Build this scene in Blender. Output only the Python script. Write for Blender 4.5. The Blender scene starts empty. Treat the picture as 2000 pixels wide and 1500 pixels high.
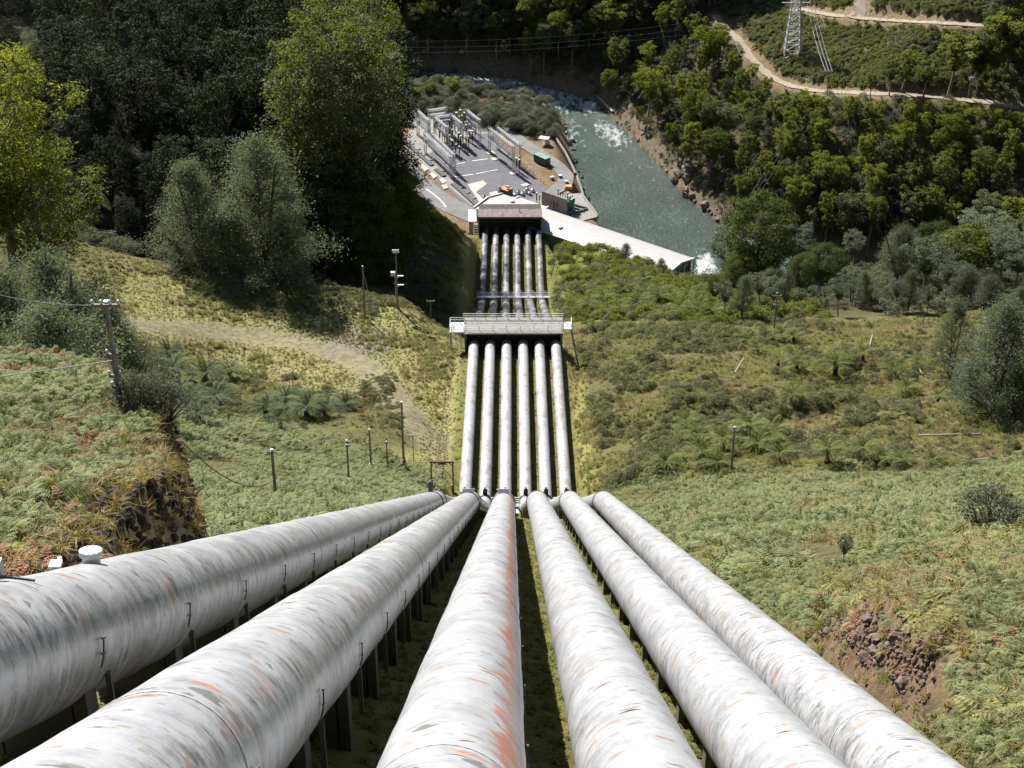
import bpy, math, random
import numpy as np
from mathutils import Vector, Matrix

random.seed(11)
rng = np.random.default_rng(11)
scene = bpy.context.scene
coll = scene.collection

# ------------------------------------------------------------------ camera, sky, sun, exposure
CAM_Z, PITCH, FPX = 275.0, math.radians(32.0), 3500.0
cam_data = bpy.data.cameras.new("camera")
cam_data.sensor_width = 36.0
cam_data.lens = FPX * 36.0 / 2000.0
cam_data.clip_start, cam_data.clip_end = 0.5, 6000.0
cam = bpy.data.objects.new("camera", cam_data)
cam.location = (0, 0, CAM_Z)
cam.rotation_euler = (math.radians(90) - PITCH, 0, 0)
coll.objects.link(cam)
scene.camera = cam

SUN_EL, SUN_AZ = math.radians(40.0), math.radians(-30.0)      # azimuth from +Y, negative = left
world = bpy.data.worlds.new("World")
scene.world = world
world.use_nodes = True
wn = world.node_tree
sky = wn.nodes.new("ShaderNodeTexSky")
sky.sky_type = 'NISHITA'
sky.sun_disc = False
sky.sun_elevation = SUN_EL
sky.sun_rotation = SUN_AZ
sky.altitude = 400
wn.links.new(sky.outputs[0], wn.nodes["Background"].inputs[0])
wn.nodes["Background"].inputs[1].default_value = 0.05
sun_data = bpy.data.lights.new("sun", 'SUN')
sun_data.energy = 5.0
sun_data.angle = math.radians(0.53)
sun_data.color = (1.0, 0.955, 0.90)
sun = bpy.data.objects.new("sun", sun_data)
sdir = Vector((math.sin(SUN_AZ) * math.cos(SUN_EL), math.cos(SUN_AZ) * math.cos(SUN_EL), math.sin(SUN_EL)))
sun.rotation_euler = (-sdir).to_track_quat('-Z', 'Y').to_euler()
sun.location = (-100, 200, 500)
coll.objects.link(sun)
scene.view_settings.view_transform = 'Standard'
scene.view_settings.look = 'None'
scene.view_settings.exposure = 1.22
scene.view_settings.gamma = 1.0
scene.render.engine = 'CYCLES'
scene.cycles.max_bounces = 5
scene.cycles.diffuse_bounces = 2
scene.cycles.glossy_bounces = 2
scene.cycles.transmission_bounces = 3
scene.cycles.transparent_max_bounces = 6
scene.cycles.use_denoising = True
scene.cycles.denoiser = 'OPENIMAGEDENOISE'

# ------------------------------------------------------------------ small helpers
CP, SP = math.cos(PITCH), math.sin(PITCH)
def ray(u, v):
    a, b = (u - 1000.0) / FPX, (750.0 - v) / FPX
    return np.array([a, CP + b * SP, -SP + b * CP])
def on_z(u, v, z):                       # where the sight line of a photo point meets a level plane
    r = ray(u, v)
    return np.array([0, 0, CAM_Z]) + r * ((z - CAM_Z) / r[2])
def on_y(u, v, y):
    r = ray(u, v)
    return np.array([0, 0, CAM_Z]) + r * (y / r[1])
def proj(p):
    x, y, z = p[0], p[1], p[2] - CAM_Z
    d = y * CP - z * SP
    return 1000 + x / d * FPX, 750 - (y * SP + z * CP) / d * FPX, d

class MB:
    """collects shapes, builds ONE mesh object"""
    def __init__(s):
        s.v, s.f, s.uv = [], [], None
    def add(s, vs, fs):
        n = len(s.v)
        s.v.extend([tuple(map(float, q)) for q in vs])
        s.f.extend([tuple(i + n for i in q) for q in fs])
        return s
    def box(s, c, size, rz=0.0, M=None):
        hx, hy, hz = size[0] / 2, size[1] / 2, size[2] / 2
        ca, sa = math.cos(rz), math.sin(rz)
        vs = []
        for dz in (-hz, hz):
            for dx, dy in ((-hx, -hy), (hx, -hy), (hx, hy), (-hx, hy)):
                if M is None:
                    vs.append((c[0] + dx * ca - dy * sa, c[1] + dx * sa + dy * ca, c[2] + dz))
                else:
                    w = M @ Vector((dx, dy, dz)); vs.append((c[0] + w.x, c[1] + w.y, c[2] + w.z))
        return s.add(vs, [(3, 2, 1, 0), (4, 5, 6, 7), (0, 1, 5, 4), (1, 2, 6, 5), (2, 3, 7, 6), (3, 0, 4, 7)])
    def bar(s, a, b, w, h=None):
        """square bar from a to b"""
        h = h or w
        a, b = Vector(a), Vector(b); d = b - a; L = d.length
        if L < 1e-6: return s
        M = d.to_track_quat('X', 'Z').to_matrix()
        return s.box((a + b) / 2, (L, w, h), M=M)
    def tube(s, pts, r, seg=8, cap=True):
        pts = [Vector(p) for p in pts]; n = len(pts)
        rs = r if hasattr(r, '__len__') else [r] * n
        base = len(s.v); up = None
        for i, p in enumerate(pts):
            t = (pts[min(i + 1, n - 1)] - pts[max(i - 1, 0)]).normalized()
            if up is None:
                up = Vector((0, 0, 1)) if abs(t.z) < 0.95 else Vector((1, 0, 0))
            b = t.cross(up).normalized(); up2 = b.cross(t).normalized()
            for k in range(seg):
                a = 2 * math.pi * k / seg
                q = p + (b * math.cos(a) + up2 * math.sin(a)) * rs[i]
                s.v.append((q.x, q.y, q.z))
        for i in range(n - 1):
            for k in range(seg):
                k2 = (k + 1) % seg
                s.f.append((base + i * seg + k, base + i * seg + k2, base + (i + 1) * seg + k2, base + (i + 1) * seg + k))
        if cap:
            s.f.append(tuple(base + k for k in reversed(range(seg))))
            s.f.append(tuple(base + (n - 1) * seg + k for k in range(seg)))
        return s
    def prism(s, poly, z0, z1):
        n = len(poly)
        vs = [(p[0], p[1], z0) for p in poly] + [(p[0], p[1], z1) for p in poly]
        fs = [tuple(reversed(range(n))), tuple(range(n, 2 * n))]
        fs += [(i, (i + 1) % n, n + (i + 1) % n, n + i) for i in range(n)]
        return s.add(vs, fs)
    def build(s, name, mat, parent=None, smooth=False, loc=None):
        me = bpy.data.meshes.new(name)
        me.from_pydata(s.v, [], s.f)
        if mat: me.materials.append(mat)
        if smooth:
            me.polygons.foreach_set("use_smooth", [True] * len(me.polygons))
        me.update()
        return link(name, me, parent, loc)

def link(name, me, parent=None, loc=None):
    o = bpy.data.objects.new(name, me)
    coll.objects.link(o)
    if parent is not None:
        o.parent = parent
        o.matrix_parent_inverse = Matrix.Translation(parent.location).inverted() if parent.get("_abs") else Matrix.Identity(4)
    if loc is not None: o.location = loc
    return o
def empty(name, loc, absolute=True):
    """an Empty at a thing's base; absolute = its parts are written in world coordinates"""
    o = bpy.data.objects.new(name, None)
    o.empty_display_size = 0.5
    o.location = loc
    if absolute: o["_abs"] = 1
    coll.objects.link(o)
    return o
def tag(o, label=None, cat=None, group=None, kind=None):
    if label: o["label"] = label
    if cat: o["category"] = cat
    if group: o["group"] = group
    if kind: o["kind"] = kind
    return o
def copy_tree(o, parent=None):
    c = o.copy(); coll.objects.link(c)
    if parent is not None:
        c.parent = parent
    for ch in o.children: copy_tree(ch, c)
    return c

# ------------------------------------------------------------------ materials
def new_mat(name):
    m = bpy.data.materials.new(name); m.use_nodes = True
    nt = m.node_tree
    return m, nt, nt.nodes["Principled BSDF"]
def nd(nt, typ, **kw):
    n = nt.nodes.new(typ)
    for k, v in kw.items(): setattr(n, k, v)
    return n
def ramp(nt, src, stops, interp='LINEAR'):
    r = nd(nt, "ShaderNodeValToRGB"); r.color_ramp.interpolation = interp
    el = r.color_ramp.elements
    while len(el) < len(stops): el.new(0.5)
    for e, (p, c) in zip(el, stops):
        e.position = p
        e.color = (c[0], c[1], c[2], 1) if hasattr(c, '__len__') else (c, c, c, 1)
    nt.links.new(src, r.inputs[0])
    return r.outputs[0]
def noise(nt, vec, scale, detail=4, rough=0.6, out=0):
    n = nd(nt, "ShaderNodeTexNoise")
    n.inputs["Scale"].default_value = scale; n.inputs["Detail"].default_value = detail; n.inputs["Roughness"].default_value = rough
    if vec is not None: nt.links.new(vec, n.inputs["Vector"])
    return n.outputs[out]
def mapping(nt, vec, scale=(1, 1, 1), loc=(0, 0, 0)):
    m = nd(nt, "ShaderNodeMapping")
    m.inputs["Scale"].default_value = scale; m.inputs["Location"].default_value = loc
    nt.links.new(vec, m.inputs["Vector"])
    return m.outputs[0]
def mixc(nt, fac, a, b, mode='MIX'):
    m = nd(nt, "ShaderNodeMix", data_type='RGBA', blend_type=mode)
    for sock, val in ((m.inputs[0], fac), (m.inputs[6], a), (m.inputs[7], b)):
        if isinstance(val, (int, float)): sock.default_value = val
        elif isinstance(val, (tuple, list)): sock.default_value = (val[0], val[1], val[2], 1)
        else: nt.links.new(val, sock)
    return m.outputs[2]
def mth(nt, op, a, b=None):
    m = nd(nt, "ShaderNodeMath", operation=op)
    for i, val in enumerate((a, b)):
        if val is None: continue
        if isinstance(val, (int, float)): m.inputs[i].default_value = val
        else: nt.links.new(val, m.inputs[i])
    return m.outputs[0]
def bump(nt, bsdf, h, strength=0.3, dist=0.05):
    b = nd(nt, "ShaderNodeBump"); b.inputs["Strength"].default_value = strength; b.inputs["Distance"].default_value = dist
    nt.links.new(h, b.inputs["Height"]); nt.links.new(b.outputs[0], bsdf.inputs["Normal"])

def simple(name, c, rough=0.7, var=0.25, scale=3.0, metal=0.0, bmp=0.15, dark=None):
    """a plain painted / raw surface with blotches and fine grain"""
    m, nt, b = new_mat(name)
    co = nd(nt, "ShaderNodeTexCoord").outputs["Object"]
    n1 = noise(nt, co, scale, 6, 0.65)
    lo = tuple(x * (1 - var) for x in c) if dark is None else dark
    hi = tuple(min(1, x * (1 + var * 0.6)) for x in c)
    nt.links.new(ramp(nt, n1, [(0.3, lo), (0.5, c), (0.72, hi)]), b.inputs["Base Color"])
    b.inputs["Roughness"].default_value = rough; b.inputs["Metallic"].default_value = metal
    if bmp: bump(nt, b, noise(nt, co, scale * 6, 4), bmp, 0.03)
    return m

def leaf_mat(name, dark, mid, light, trans=0.3, rough=0.65, scale=0.35, gloss=0.0, bt=1.0, patch=0.35, tint=(1.35, 1.25, 0.45)):
    """foliage: colour varies over the crown and from plant to plant; some light passes through the leaves"""
    m = bpy.data.materials.new(name); m.use_nodes = True
    nt = m.node_tree
    for n in list(nt.nodes): nt.nodes.remove(n)
    out = nd(nt, "ShaderNodeOutputMaterial")
    geo = nd(nt, "ShaderNodeTexCoord").outputs["Object"]
    info = nd(nt, "ShaderNodeObjectInfo")
    isl = nd(nt, "ShaderNodeNewGeometry").outputs["Random Per Island"]
    n1 = noise(nt, geo, scale, 3, 0.6)
    f = mth(nt, 'ADD', mth(nt, 'MULTIPLY', n1, 0.6), mth(nt, 'MULTIPLY', isl, 0.28))
    n2 = noise(nt, info.outputs["Location"], 0.11, 3, 0.6)
    f = mth(nt, 'ADD', f, mth(nt, 'ADD', mth(nt, 'MULTIPLY', info.outputs["Random"], 0.22), mth(nt, 'MULTIPLY', mth(nt, 'SUBTRACT', n2, 0.5), patch)))
    col = ramp(nt, f, [(0.32, dark), (0.55, mid), (0.82, light)])
    d = nd(nt, "ShaderNodeBsdfPrincipled"); d.inputs["Roughness"].default_value = rough
    d.inputs["Specular IOR Level"].default_value = 0.12 + gloss
    nt.links.new(col, d.inputs["Base Color"])
    t = nd(nt, "ShaderNodeBsdfTranslucent")
    tc = mixc(nt, 1.0, col, tint, 'MULTIPLY')
    nt.links.new(tc, t.inputs[0])
    mx = nd(nt, "ShaderNodeMixShader"); mx.inputs[0].default_value = trans
    nt.links.new(d.outputs[0], mx.inputs[1]); nt.links.new(t.outputs[0], mx.inputs[2])
    nt.links.new(mx.outputs[0], out.inputs[0])
    return m
# ------------------------------------------------------------------ the shape of the land (metres; river = 0)
PX_TOP = np.array([-7.49, -4.19, -0.89, 2.34, 5.72, 8.72])          # pipe axes at y = 25
PZ_TOP = CAM_Z + np.array([-20.7, -21.8, -22.9, -24.2, -25.3, -26.0])
PX_BRK = np.array([-7.8, -4.3, -0.85, 2.6, 5.95, 9.4])              # at the first bend, y = 150
PX_MID = np.array([-7.75 + 3.33 * i for i in range(6)])             # second flight
PX_LOW = np.array([-8.3 + 3.3 * i for i in range(6)])               # third flight
Y_BRK, Z_BRK = 150.0, CAM_Z - 108.0
def pipe_nodes(i):
    s = (PZ_TOP[i] - Z_BRK) / (Y_BRK - 25.0)
    sx = (PX_BRK[i] - PX_TOP[i]) / (Y_BRK - 25.0)
    return [(PX_TOP[i] - sx * 21, 4.0, PZ_TOP[i] + s * 21), (PX_BRK[i], Y_BRK, Z_BRK), (PX_MID[i], 236.0, 103.6),
            (PX_MID[i], 313.0, 89.0), (PX_LOW[i], 436.0, 30.0), (PX_LOW[i], 506.0, 18.6)]
def axis_z(y, i):
    nds = pipe_nodes(i)
    return np.interp(y, [n[1] for n in nds], [n[2] for n in nds]) + np.where(y < 4, (4 - y) * 0.68, 0)

STATIONS = {
 -260: [(-60, 340), (0, 305), (100, 255), (200, 205), (300, 160), (400, 135), (500, 112), (600, 60), (670, 2)],
 -150: [(-60, 325), (0, 287), (100, 232), (200, 178), (300, 130), (345, 112), (400, 95), (500, 78), (600, 40), (665, 2)],
 -90:  [(-60, 315), (0, 275), (100, 212), (200, 152), (290, 104), (330, 93), (350, 91), (385, 70), (450, 62), (520, 58), (580, 28), (620, 9), (660, 2)],
 -60:  [(-60, 312), (0, 271), (100, 205), (200, 139), (270, 101), (306, 88), (345, 86.5), (370, 72), (400, 58), (450, 52), (510, 47), (545, 24), (575, 9), (640, 7), (662, 1)],
 -35:  [(-60, 309), (0, 269), (100, 202), (200, 134), (235, 113), (285, 92), (310, 86.5), (342, 86), (362, 71), (400, 54), (440, 48), (478, 40), (510, 22), (535, 8.5), (640, 7), (660, 1)],
 -22:  [(-60, 308), (0, 268), (100, 201), (200, 133), (235, 111), (285, 92), (310, 86.5), (337, 85), (358, 66), (400, 50), (440, 45), (475, 37), (502, 20), (522, 8.2), (640, 7), (654, 1)],
 -15:  [(-60, 307), (0, 267.5), (100, 200), (200, 133), (236, 106), (285, 90), (310, 87), (328, 83), (350, 66), (400, 46), (440, 37), (475, 30), (498, 18), (516, 8.2), (640, 7), (652, 1)],
 0:    [(-60, 307), (0, 266.5), (120, 184), (150, 164.5), (236, 101.5), (312, 87), (391, 49), (436, 28.2), (500, 17), (514, 8.2), (620, 7), (640, 1)],
 15:   [(-60, 307), (0, 266.0), (45, 236.5), (120, 186), (150, 166), (236, 106), (300, 88), (335, 77), (391, 54), (436, 38), (468, 31), (487, 17), (500, 9), (620, 7), (636, 1)],
 30:   [(-60, 308), (0, 267.0), (45, 239), (120, 187.5), (230, 114), (300, 92), (345, 76), (400, 53), (440, 39), (462, 33), (480, 14), (495, 6), (540, 1)],
 50:   [(-60, 309), (0, 268.5), (45, 240.5), (120, 188.5), (230, 114), (300, 91), (345, 74), (400, 50), (440, 31), (458, 25), (474, 10), (490, 5), (505, 1)],
 90:   [(-60, 312), (0, 272), (45, 244), (120, 191), (230, 116), (300, 92), (345, 76), (400, 55), (440, 36), (470, 12), (480, 1)],
 150:  [(-60, 322), (0, 284), (120, 200), (230, 124), (300, 100), (345, 86), (400, 62), (440, 40), (464, 4)],
 260:  [(-60, 345), (0, 310), (120, 230), (230, 150), (345, 105), (400, 75), (450, 12), (456, 1)],
}
NEAR_BANK = [(-260, 672), (-80, 668), (-38, 660), (-19, 652), (5, 641), (18.6, 634), (22, 590), (25, 564), (28, 541), (58, 492), (80, 480), (120, 466), (260, 456)]
FAR_BANK = [(-260, 692), (-80, 684), (-30, 677), (0, 669), (20, 656), (33, 646), (38.7, 629), (45, 612), (53.6, 586), (59.5, 564), (70, 541), (100, 515), (160, 500), (260, 495)]
GX0, GX1, GY0, GY1, GS = -260.0, 260.0, -40.0, 960.0, 1.0
gx = np.arange(GX0, GX1 + GS, GS); gy = np.arange(GY0, GY1 + GS, GS)
GXX, GYY = np.meshgrid(gx, gy)

def seg_dist(px, py, poly):
    best = np.full(px.shape, 1e9); par = np.zeros(px.shape); acc = 0.0
    for (ax, ay), (bx, by) in zip(poly[:-1], poly[1:]):
        dx, dy = bx - ax, by - ay; L2 = dx * dx + dy * dy; L = math.sqrt(L2)
        t = np.clip(((px - ax) * dx + (py - ay) * dy) / L2, 0, 1)
        d = np.hypot(px - ax - t * dx, py - ay - t * dy)
        m = d < best
        best = np.where(m, d, best); par = np.where(m, acc + t * L, par); acc += L
    return best, par
def sstep(a, b, x):
    t = np.clip((x - a) / (b - a), 0, 1); return t * t * (3 - 2 * t)
def blur(a, n, axis):
    k = 2 * n + 1
    p = np.pad(a, [(n, n) if i == axis else (0, 0) for i in range(2)], mode='edge')
    c = np.cumsum(p, axis=axis)
    z = np.zeros_like(np.take(c, [0], axis=axis)); c = np.concatenate([z, c], axis=axis)
    n1 = a.shape[axis]
    return (np.take(c, range(k, k + n1), axis=axis) - np.take(c, range(0, n1), axis=axis)) / k
def vnoise(x, y, s, seed):
    """smooth value noise, -1..1"""
    r = np.random.default_rng(seed).uniform(-1, 1, (257, 257))
    fx, fy = x / s + 1000.3, y / s + 1000.7
    ix, iy = np.floor(fx).astype(int), np.floor(fy).astype(int)
    tx, ty = fx - ix, fy - iy
    tx, ty = tx * tx * (3 - 2 * tx), ty * ty * (3 - 2 * ty)
    g = lambda a, b: r[b % 257, a % 257]
    return (g(ix, iy) * (1 - tx) + g(ix + 1, iy) * tx) * (1 - ty) + (g(ix, iy + 1) * (1 - tx) + g(ix + 1, iy + 1) * tx) * ty

def build_heights():
    xs = sorted(STATIONS)
    prof = np.array([np.interp(gy, [p[0] for p in STATIONS[x]], [p[1] for p in STATIONS[x]]) for x in xs])   # station x row
    j = np.clip(np.searchsorted(xs, gx) - 1, 0, len(xs) - 2)
    t = (gx - np.array(xs)[j]) / (np.array(xs)[j + 1] - np.array(xs)[j])
    Z = (prof[j] * (1 - t[:, None]) + prof[j + 1] * t[:, None]).T
    Z = blur(blur(Z, 2, 0), 3, 1)
    Z = blur(Z, 1, 0)
    Z += vnoise(GXX, GYY, 17, 1) * 0.7 + vnoise(GXX, GYY, 6, 2) * 0.3 + vnoise(GXX, GYY, 45, 3) * 0.9
    hum = sstep(12, 18, GXX) * sstep(356, 340, GYY)
    Z += hum * (sstep(205, 240, GYY) * (vnoise(GXX, GYY, 10, 70) * 1.5 + vnoise(GXX, GYY, 4.5, 71) * 0.5) + sstep(20, 60, GYY) * sstep(250, 215, GYY) * (vnoise(GXX, GYY, 6, 72) * 0.55 + vnoise(GXX, GYY, 3, 73) * 0.25))
    huml = sstep(-12, -16, GXX) * sstep(120, 140, GYY) * sstep(310, 285, GYY)
    Z += huml * (vnoise(GXX, GYY, 8, 74) * 0.8 + vnoise(GXX, GYY, 4, 75) * 0.3)
    # substation and road terrace by the river
    flat = sstep(-46, -38, GXX) * sstep(34, 26, GXX) * sstep(508, 522, GYY)
    Z = np.where(flat > 0, Z * (1 - flat) + np.clip(Z, 7.9, 8.0) * flat, Z)
    # near-left bank standing above the first pipe: a cut face towards the pipes
    yprof = np.interp(GYY, [8, 25, 40, 55, 72, 95, 112, 122, 140], [2.5, 3.0, 4.4, 6.8, 9.0, 10.8, 11.0, 5.0, 0])
    edge = -11.0 - np.interp(GYY, [52, 68, 84, 112], [0, 3.6, 9.0, 19.0]) + vnoise(GXX, GYY, 7, 5) * 0.8
    face = sstep(0.0, 1.0, (edge - GXX) / (1.2 + 2.0 * sstep(45, 20, GYY)))
    Z += face * yprof * (1 + 0.12 * vnoise(GXX, GYY, 9, 8))
    # pipe corridor: follows the pipes
    zl, zr = axis_z(GYY, 0), axis_z(GYY, 5)
    w = np.clip((GXX + 8) / 17.5, 0, 1)
    clr = np.interp(GYY, [0, 150, 236, 320, 400, 500], [2.4, 2.3, 1.75, 1.75, 1.9, 1.9])
    cz = zl * (1 - w) + zr * w - clr + vnoise(GXX, GYY, 3, 9) * 0.08
    k = sstep(13.0, 11.0, GXX) * sstep(-12.0, -10.0, GXX) * sstep(512, 500, GYY)
    Z = Z * (1 - k) + cz * k
    # right: small rock cut beside the last pipe
    rc = sstep(11.6, 12.6, GXX) * sstep(26, 17, GXX) * np.interp(GYY, [38, 43, 50, 56], [0, 1, 1, 0])
    Z += rc * 1.8
    # river and the far side
    yn = np.interp(GXX, [p[0] for p in NEAR_BANK], [p[1] for p in NEAR_BANK])
    yf = np.interp(GXX, [p[0] for p in FAR_BANK], [p[1] for p in FAR_BANK])
    dn, _ = seg_dist(GXX, GYY, NEAR_BANK)
    df, _ = seg_dist(GXX, GYY, FAR_BANK)
    Z = np.where(GYY < yn, np.minimum(Z, 0.1 + dn * 1.15), Z)
    ri = np.interp(df, [0, 4, 15, 40, 85, 200, 420], [0.1, 4, 11, 21, 42, 105, 210])
    ce = np.interp(df, [0, 6, 30, 60, 100, 250, 420], [0.1, 7, 30, 52, 70, 150, 220])
    b = sstep(15, 55, GXX)
    zf = ce * (1 - b) + ri * b
    zf += (vnoise(GXX, GYY, 21, 12) * 1.6 + vnoise(GXX, GYY, 8, 13) * 0.8) * sstep(0, 20, df)
    Z = np.where(GYY > yf, zf, Z)
    inside = (GYY >= yn) & (GYY <= yf)
    Z = np.where(inside, -0.3 - np.minimum(np.minimum(dn, df) * 0.5, 2.5), Z)
    return Z
HG = build_heights()
def H(x, y):
    fx = np.clip((np.asarray(x, float) - GX0) / GS, 0, len(gx) - 1.001); fy = np.clip((np.asarray(y, float) - GY0) / GS, 0, len(gy) - 1.001)
    ix, iy = fx.astype(int), fy.astype(int); tx, ty = fx - ix, fy - iy
    return (HG[iy, ix] * (1 - tx) + HG[iy, ix + 1] * tx) * (1 - ty) + (HG[iy + 1, ix] * (1 - tx) + HG[iy + 1, ix + 1] * tx) * ty
def at(u, v, dmin=20.0):
    """where the sight line of a photo point meets the land"""
    r = ray(u, v); d = np.arange(dmin, 1100, 0.5)
    z = CAM_Z + r[2] * d; h = H(r[0] * d, r[1] * d)
    k = np.argmax(z <= h)
    if z[k] > h[k]: k = len(d) - 1
    return np.array([r[0] * d[k], r[1] * d[k], h[k]])
def at_many(us, vs, dmin=20.0):
    return np.array([at(u, v, dmin) for u, v in zip(us, vs)])
def flatten_road(poly3, w):
    """cut a level bench for a road into the height grid"""
    pl = [(p[0], p[1]) for p in poly3]
    d, s = seg_dist(GXX, GYY, pl)
    acc = np.concatenate([[0], np.cumsum([math.dist(a, b) for a, b in zip(pl[:-1], pl[1:])])])
    zr = np.interp(s, acc, [p[2] for p in poly3])
    k = sstep(w + 2.0, w * 0.5 + 0.3, d)
    HG[:] = HG * (1 - k) + zr * k
# ------------------------------------------------------------------ roads on the far hillside (cut before the land mesh is made)
def road_line(pts, n=6, dmin=450):
    P = at_many([p[0] for p in pts], [p[1] for p in pts], dmin)
    t = np.arange(len(P)); tt = np.linspace(0, len(P) - 1, (len(P) - 1) * n + 1)
    Q = np.stack([np.interp(tt, t, P[:, k]) for k in range(3)], 1)
    for _ in range(4):
        Q[1:-1] = (Q[:-2] + 2 * Q[1:-1] + Q[2:]) / 4
    return Q
ROADS = {
 'lower': (road_line([(1395, 30), (1410, 52), (1440, 75), (1462, 108), (1490, 140), (1530, 166), (1600, 180), (1700, 183), (1800, 187), (1900, 196), (1990, 212)]), 3.6),
 'upper': (road_line([(1560, 18), (1620, 30), (1680, 36), (1760, 42), (1850, 47), (1960, 52)]), 3.6),
 'spur': (road_line([(1676, 34), (1682, 20), (1680, 8), (1690, -12)]), 4.0),
}
for rd, w in ROADS.values(): flatten_road(rd, w)

# ------------------------------------------------------------------ land mesh with a land-cover colour
def graded(lo, hi, marks):
    out = [lo]; 
    while out[-1] < hi:
        out.append(out[-1] + np.interp(out[-1], [m[0] for m in marks], [m[1] for m in marks]))
    return np.array(out)
txs = np.concatenate([-graded(0, 620, [(0, 1.0), (50, 1.1), (100, 2.2), (260, 5), (600, 30)])[::-1][:-1], graded(0, 620, [(0, 1.0), (50, 1.1), (100, 2.2), (260, 5), (600, 30)])])
tys = graded(-40, 1500, [(-40, 1.2), (20, 0.9), (120, 1.1), (300, 1.3), (360, 2.2), (700, 2.4), (760, 5), (1000, 30), (1500, 60)])
TX, TY = np.meshgrid(txs, tys)
TZ = H(TX, TY)
TZ += (np.abs(TX) > 260) * (np.abs(TX) - 260) * 0.25
TZ += (TY > 960) * (TY - 960) * 0.15

def img_uv(P):
    x, y, z = P[..., 0], P[..., 1], P[..., 2] - CAM_Z
    d = y * CP - z * SP
    return 1000 + x / d * FPX, 750 - (y * SP + z * CP) / d * FPX
TRACK = at_many([250, 330, 420, 520, 600, 660, 715, 745, 770, 815, 850], [634, 638, 648, 660, 672, 690, 715, 745, 775, 830, 880], 250)
def cover():
    """what grows or lies where, as plain ground colours"""
    C = np.zeros(TX.shape + (3,))
    n1 = vnoise(TX, TY, 5, 21); n2 = vnoise(TX, TY, 14, 22); n3 = vnoise(TX, TY, 2.3, 23)
    def put(mask, c):
        m = np.clip(mask, 0, 1)[..., None]; C[:] = C * (1 - m) + np.array(c) * m
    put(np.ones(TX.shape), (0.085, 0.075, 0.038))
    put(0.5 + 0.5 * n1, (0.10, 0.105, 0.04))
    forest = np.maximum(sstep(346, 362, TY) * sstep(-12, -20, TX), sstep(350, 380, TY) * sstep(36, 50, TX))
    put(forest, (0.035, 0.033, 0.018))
    # grass bench with the track, left of the second flight
    bench = sstep(282, 300, TY + n2 * 8) * sstep(352, 340, TY + n1 * 4) * sstep(-100, -88, TX) * sstep(-8, -10.5, TX)
    put(bench, (0.195, 0.19, 0.08))
    put(bench * (0.25 + 0.6 * n1), (0.215, 0.185, 0.10))
    strip = sstep(-20 - 6 * n2, -16, TX) * sstep(-9, -10.2, TX) * sstep(215, 235, TY) * sstep(330, 318, TY)
    g2 = at(690, 668, 200); put(sstep(7, 3.5, np.hypot((TX - g2[0]) * 0.8, TY - g2[1]) + n1 * 2) * 0.8, (0.19, 0.18, 0.17))
    put(strip, (0.20, 0.195, 0.08))
    d, _ = seg_dist(TX, TY, [(p[0], p[1]) for p in TRACK])
    put(sstep(5.2, 2.0, d + n3 * 1.4 + n1 * 1.2) * 0.6, (0.185, 0.168, 0.125))
    rs = sstep(10.5, 11.8, TX) * sstep(16 + 2 * n1, 13, TX) * sstep(200, 225, TY) * sstep(330, 320, TY)
    put(rs, (0.19, 0.18, 0.06))
    cor = sstep(12.0, 11.0, TX) * sstep(-11.0, -10.2, TX) * sstep(505, 495, TY)
    put(cor, (0.115, 0.125, 0.035)); put(cor * (0.4 + 0.6 * n3), (0.15, 0.13, 0.06))
    # green bank right of the third flight, grass strip left of it
    gb = sstep(9.5, 11, TX) * sstep(60, 48, TX) * sstep(345, 365, TY) * sstep(492, 482, TY)
    put(gb, (0.115, 0.13, 0.035))
    gl = sstep(-15, -13, TX) * sstep(-9, -10.5, TX) * sstep(330, 350, TY) * sstep(505, 495, TY)
    put(gl, (0.15, 0.14, 0.05))
    # river terrace: earth and gravel
    terr = sstep(-46, -40, TX) * sstep(34, 27, TX) * sstep(512, 522, TY) * sstep(640, 630, TY)
    put(terr, (0.19, 0.145, 0.095)); put(terr * (0.5 + 0.8 * n1), (0.16, 0.105, 0.065))
    # far side
    yf = np.interp(TX, [p[0] for p in FAR_BANK], [p[1] for p in FAR_BANK])
    dfb, _ = seg_dist(TX, TY, FAR_BANK)
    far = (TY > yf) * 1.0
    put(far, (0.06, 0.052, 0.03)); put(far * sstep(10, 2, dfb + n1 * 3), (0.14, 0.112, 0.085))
    clear = far * sstep(92, 100, TX + n2 * 6) * sstep(36, 42, dfb)
    put(clear, (0.085, 0.082, 0.045)); put(clear * (0.1 + 0.5 * n1), (0.13, 0.10, 0.07))
    for rd, w in ROADS.values():
        d, _ = seg_dist(TX, TY, [(p[0], p[1]) for p in rd])
        put(far * sstep(6.5, 3.0, d + n1 * 1.8) * 0.75, (0.19, 0.145, 0.09))
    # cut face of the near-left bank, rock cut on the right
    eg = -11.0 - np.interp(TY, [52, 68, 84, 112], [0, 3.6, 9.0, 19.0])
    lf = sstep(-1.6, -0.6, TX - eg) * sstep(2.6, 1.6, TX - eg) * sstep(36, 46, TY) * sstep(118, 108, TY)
    put(lf, (0.045, 0.036, 0.026))  # shade of the cut face put into its ground colour
    rc = sstep(10.9, 11.5, TX) * sstep(14.2, 12.8, TX) * sstep(37, 42, TY) * sstep(57, 52, TY)
    put(rc, (0.135, 0.09, 0.062))
    return C
ncol, nrow = len(txs), len(tys)
idx = np.arange(ncol * nrow).reshape(nrow, ncol)
F = np.stack([idx[:-1, :-1], idx[:-1, 1:], idx[1:, 1:], idx[1:, :-1]], -1).reshape(-1, 4)
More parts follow.
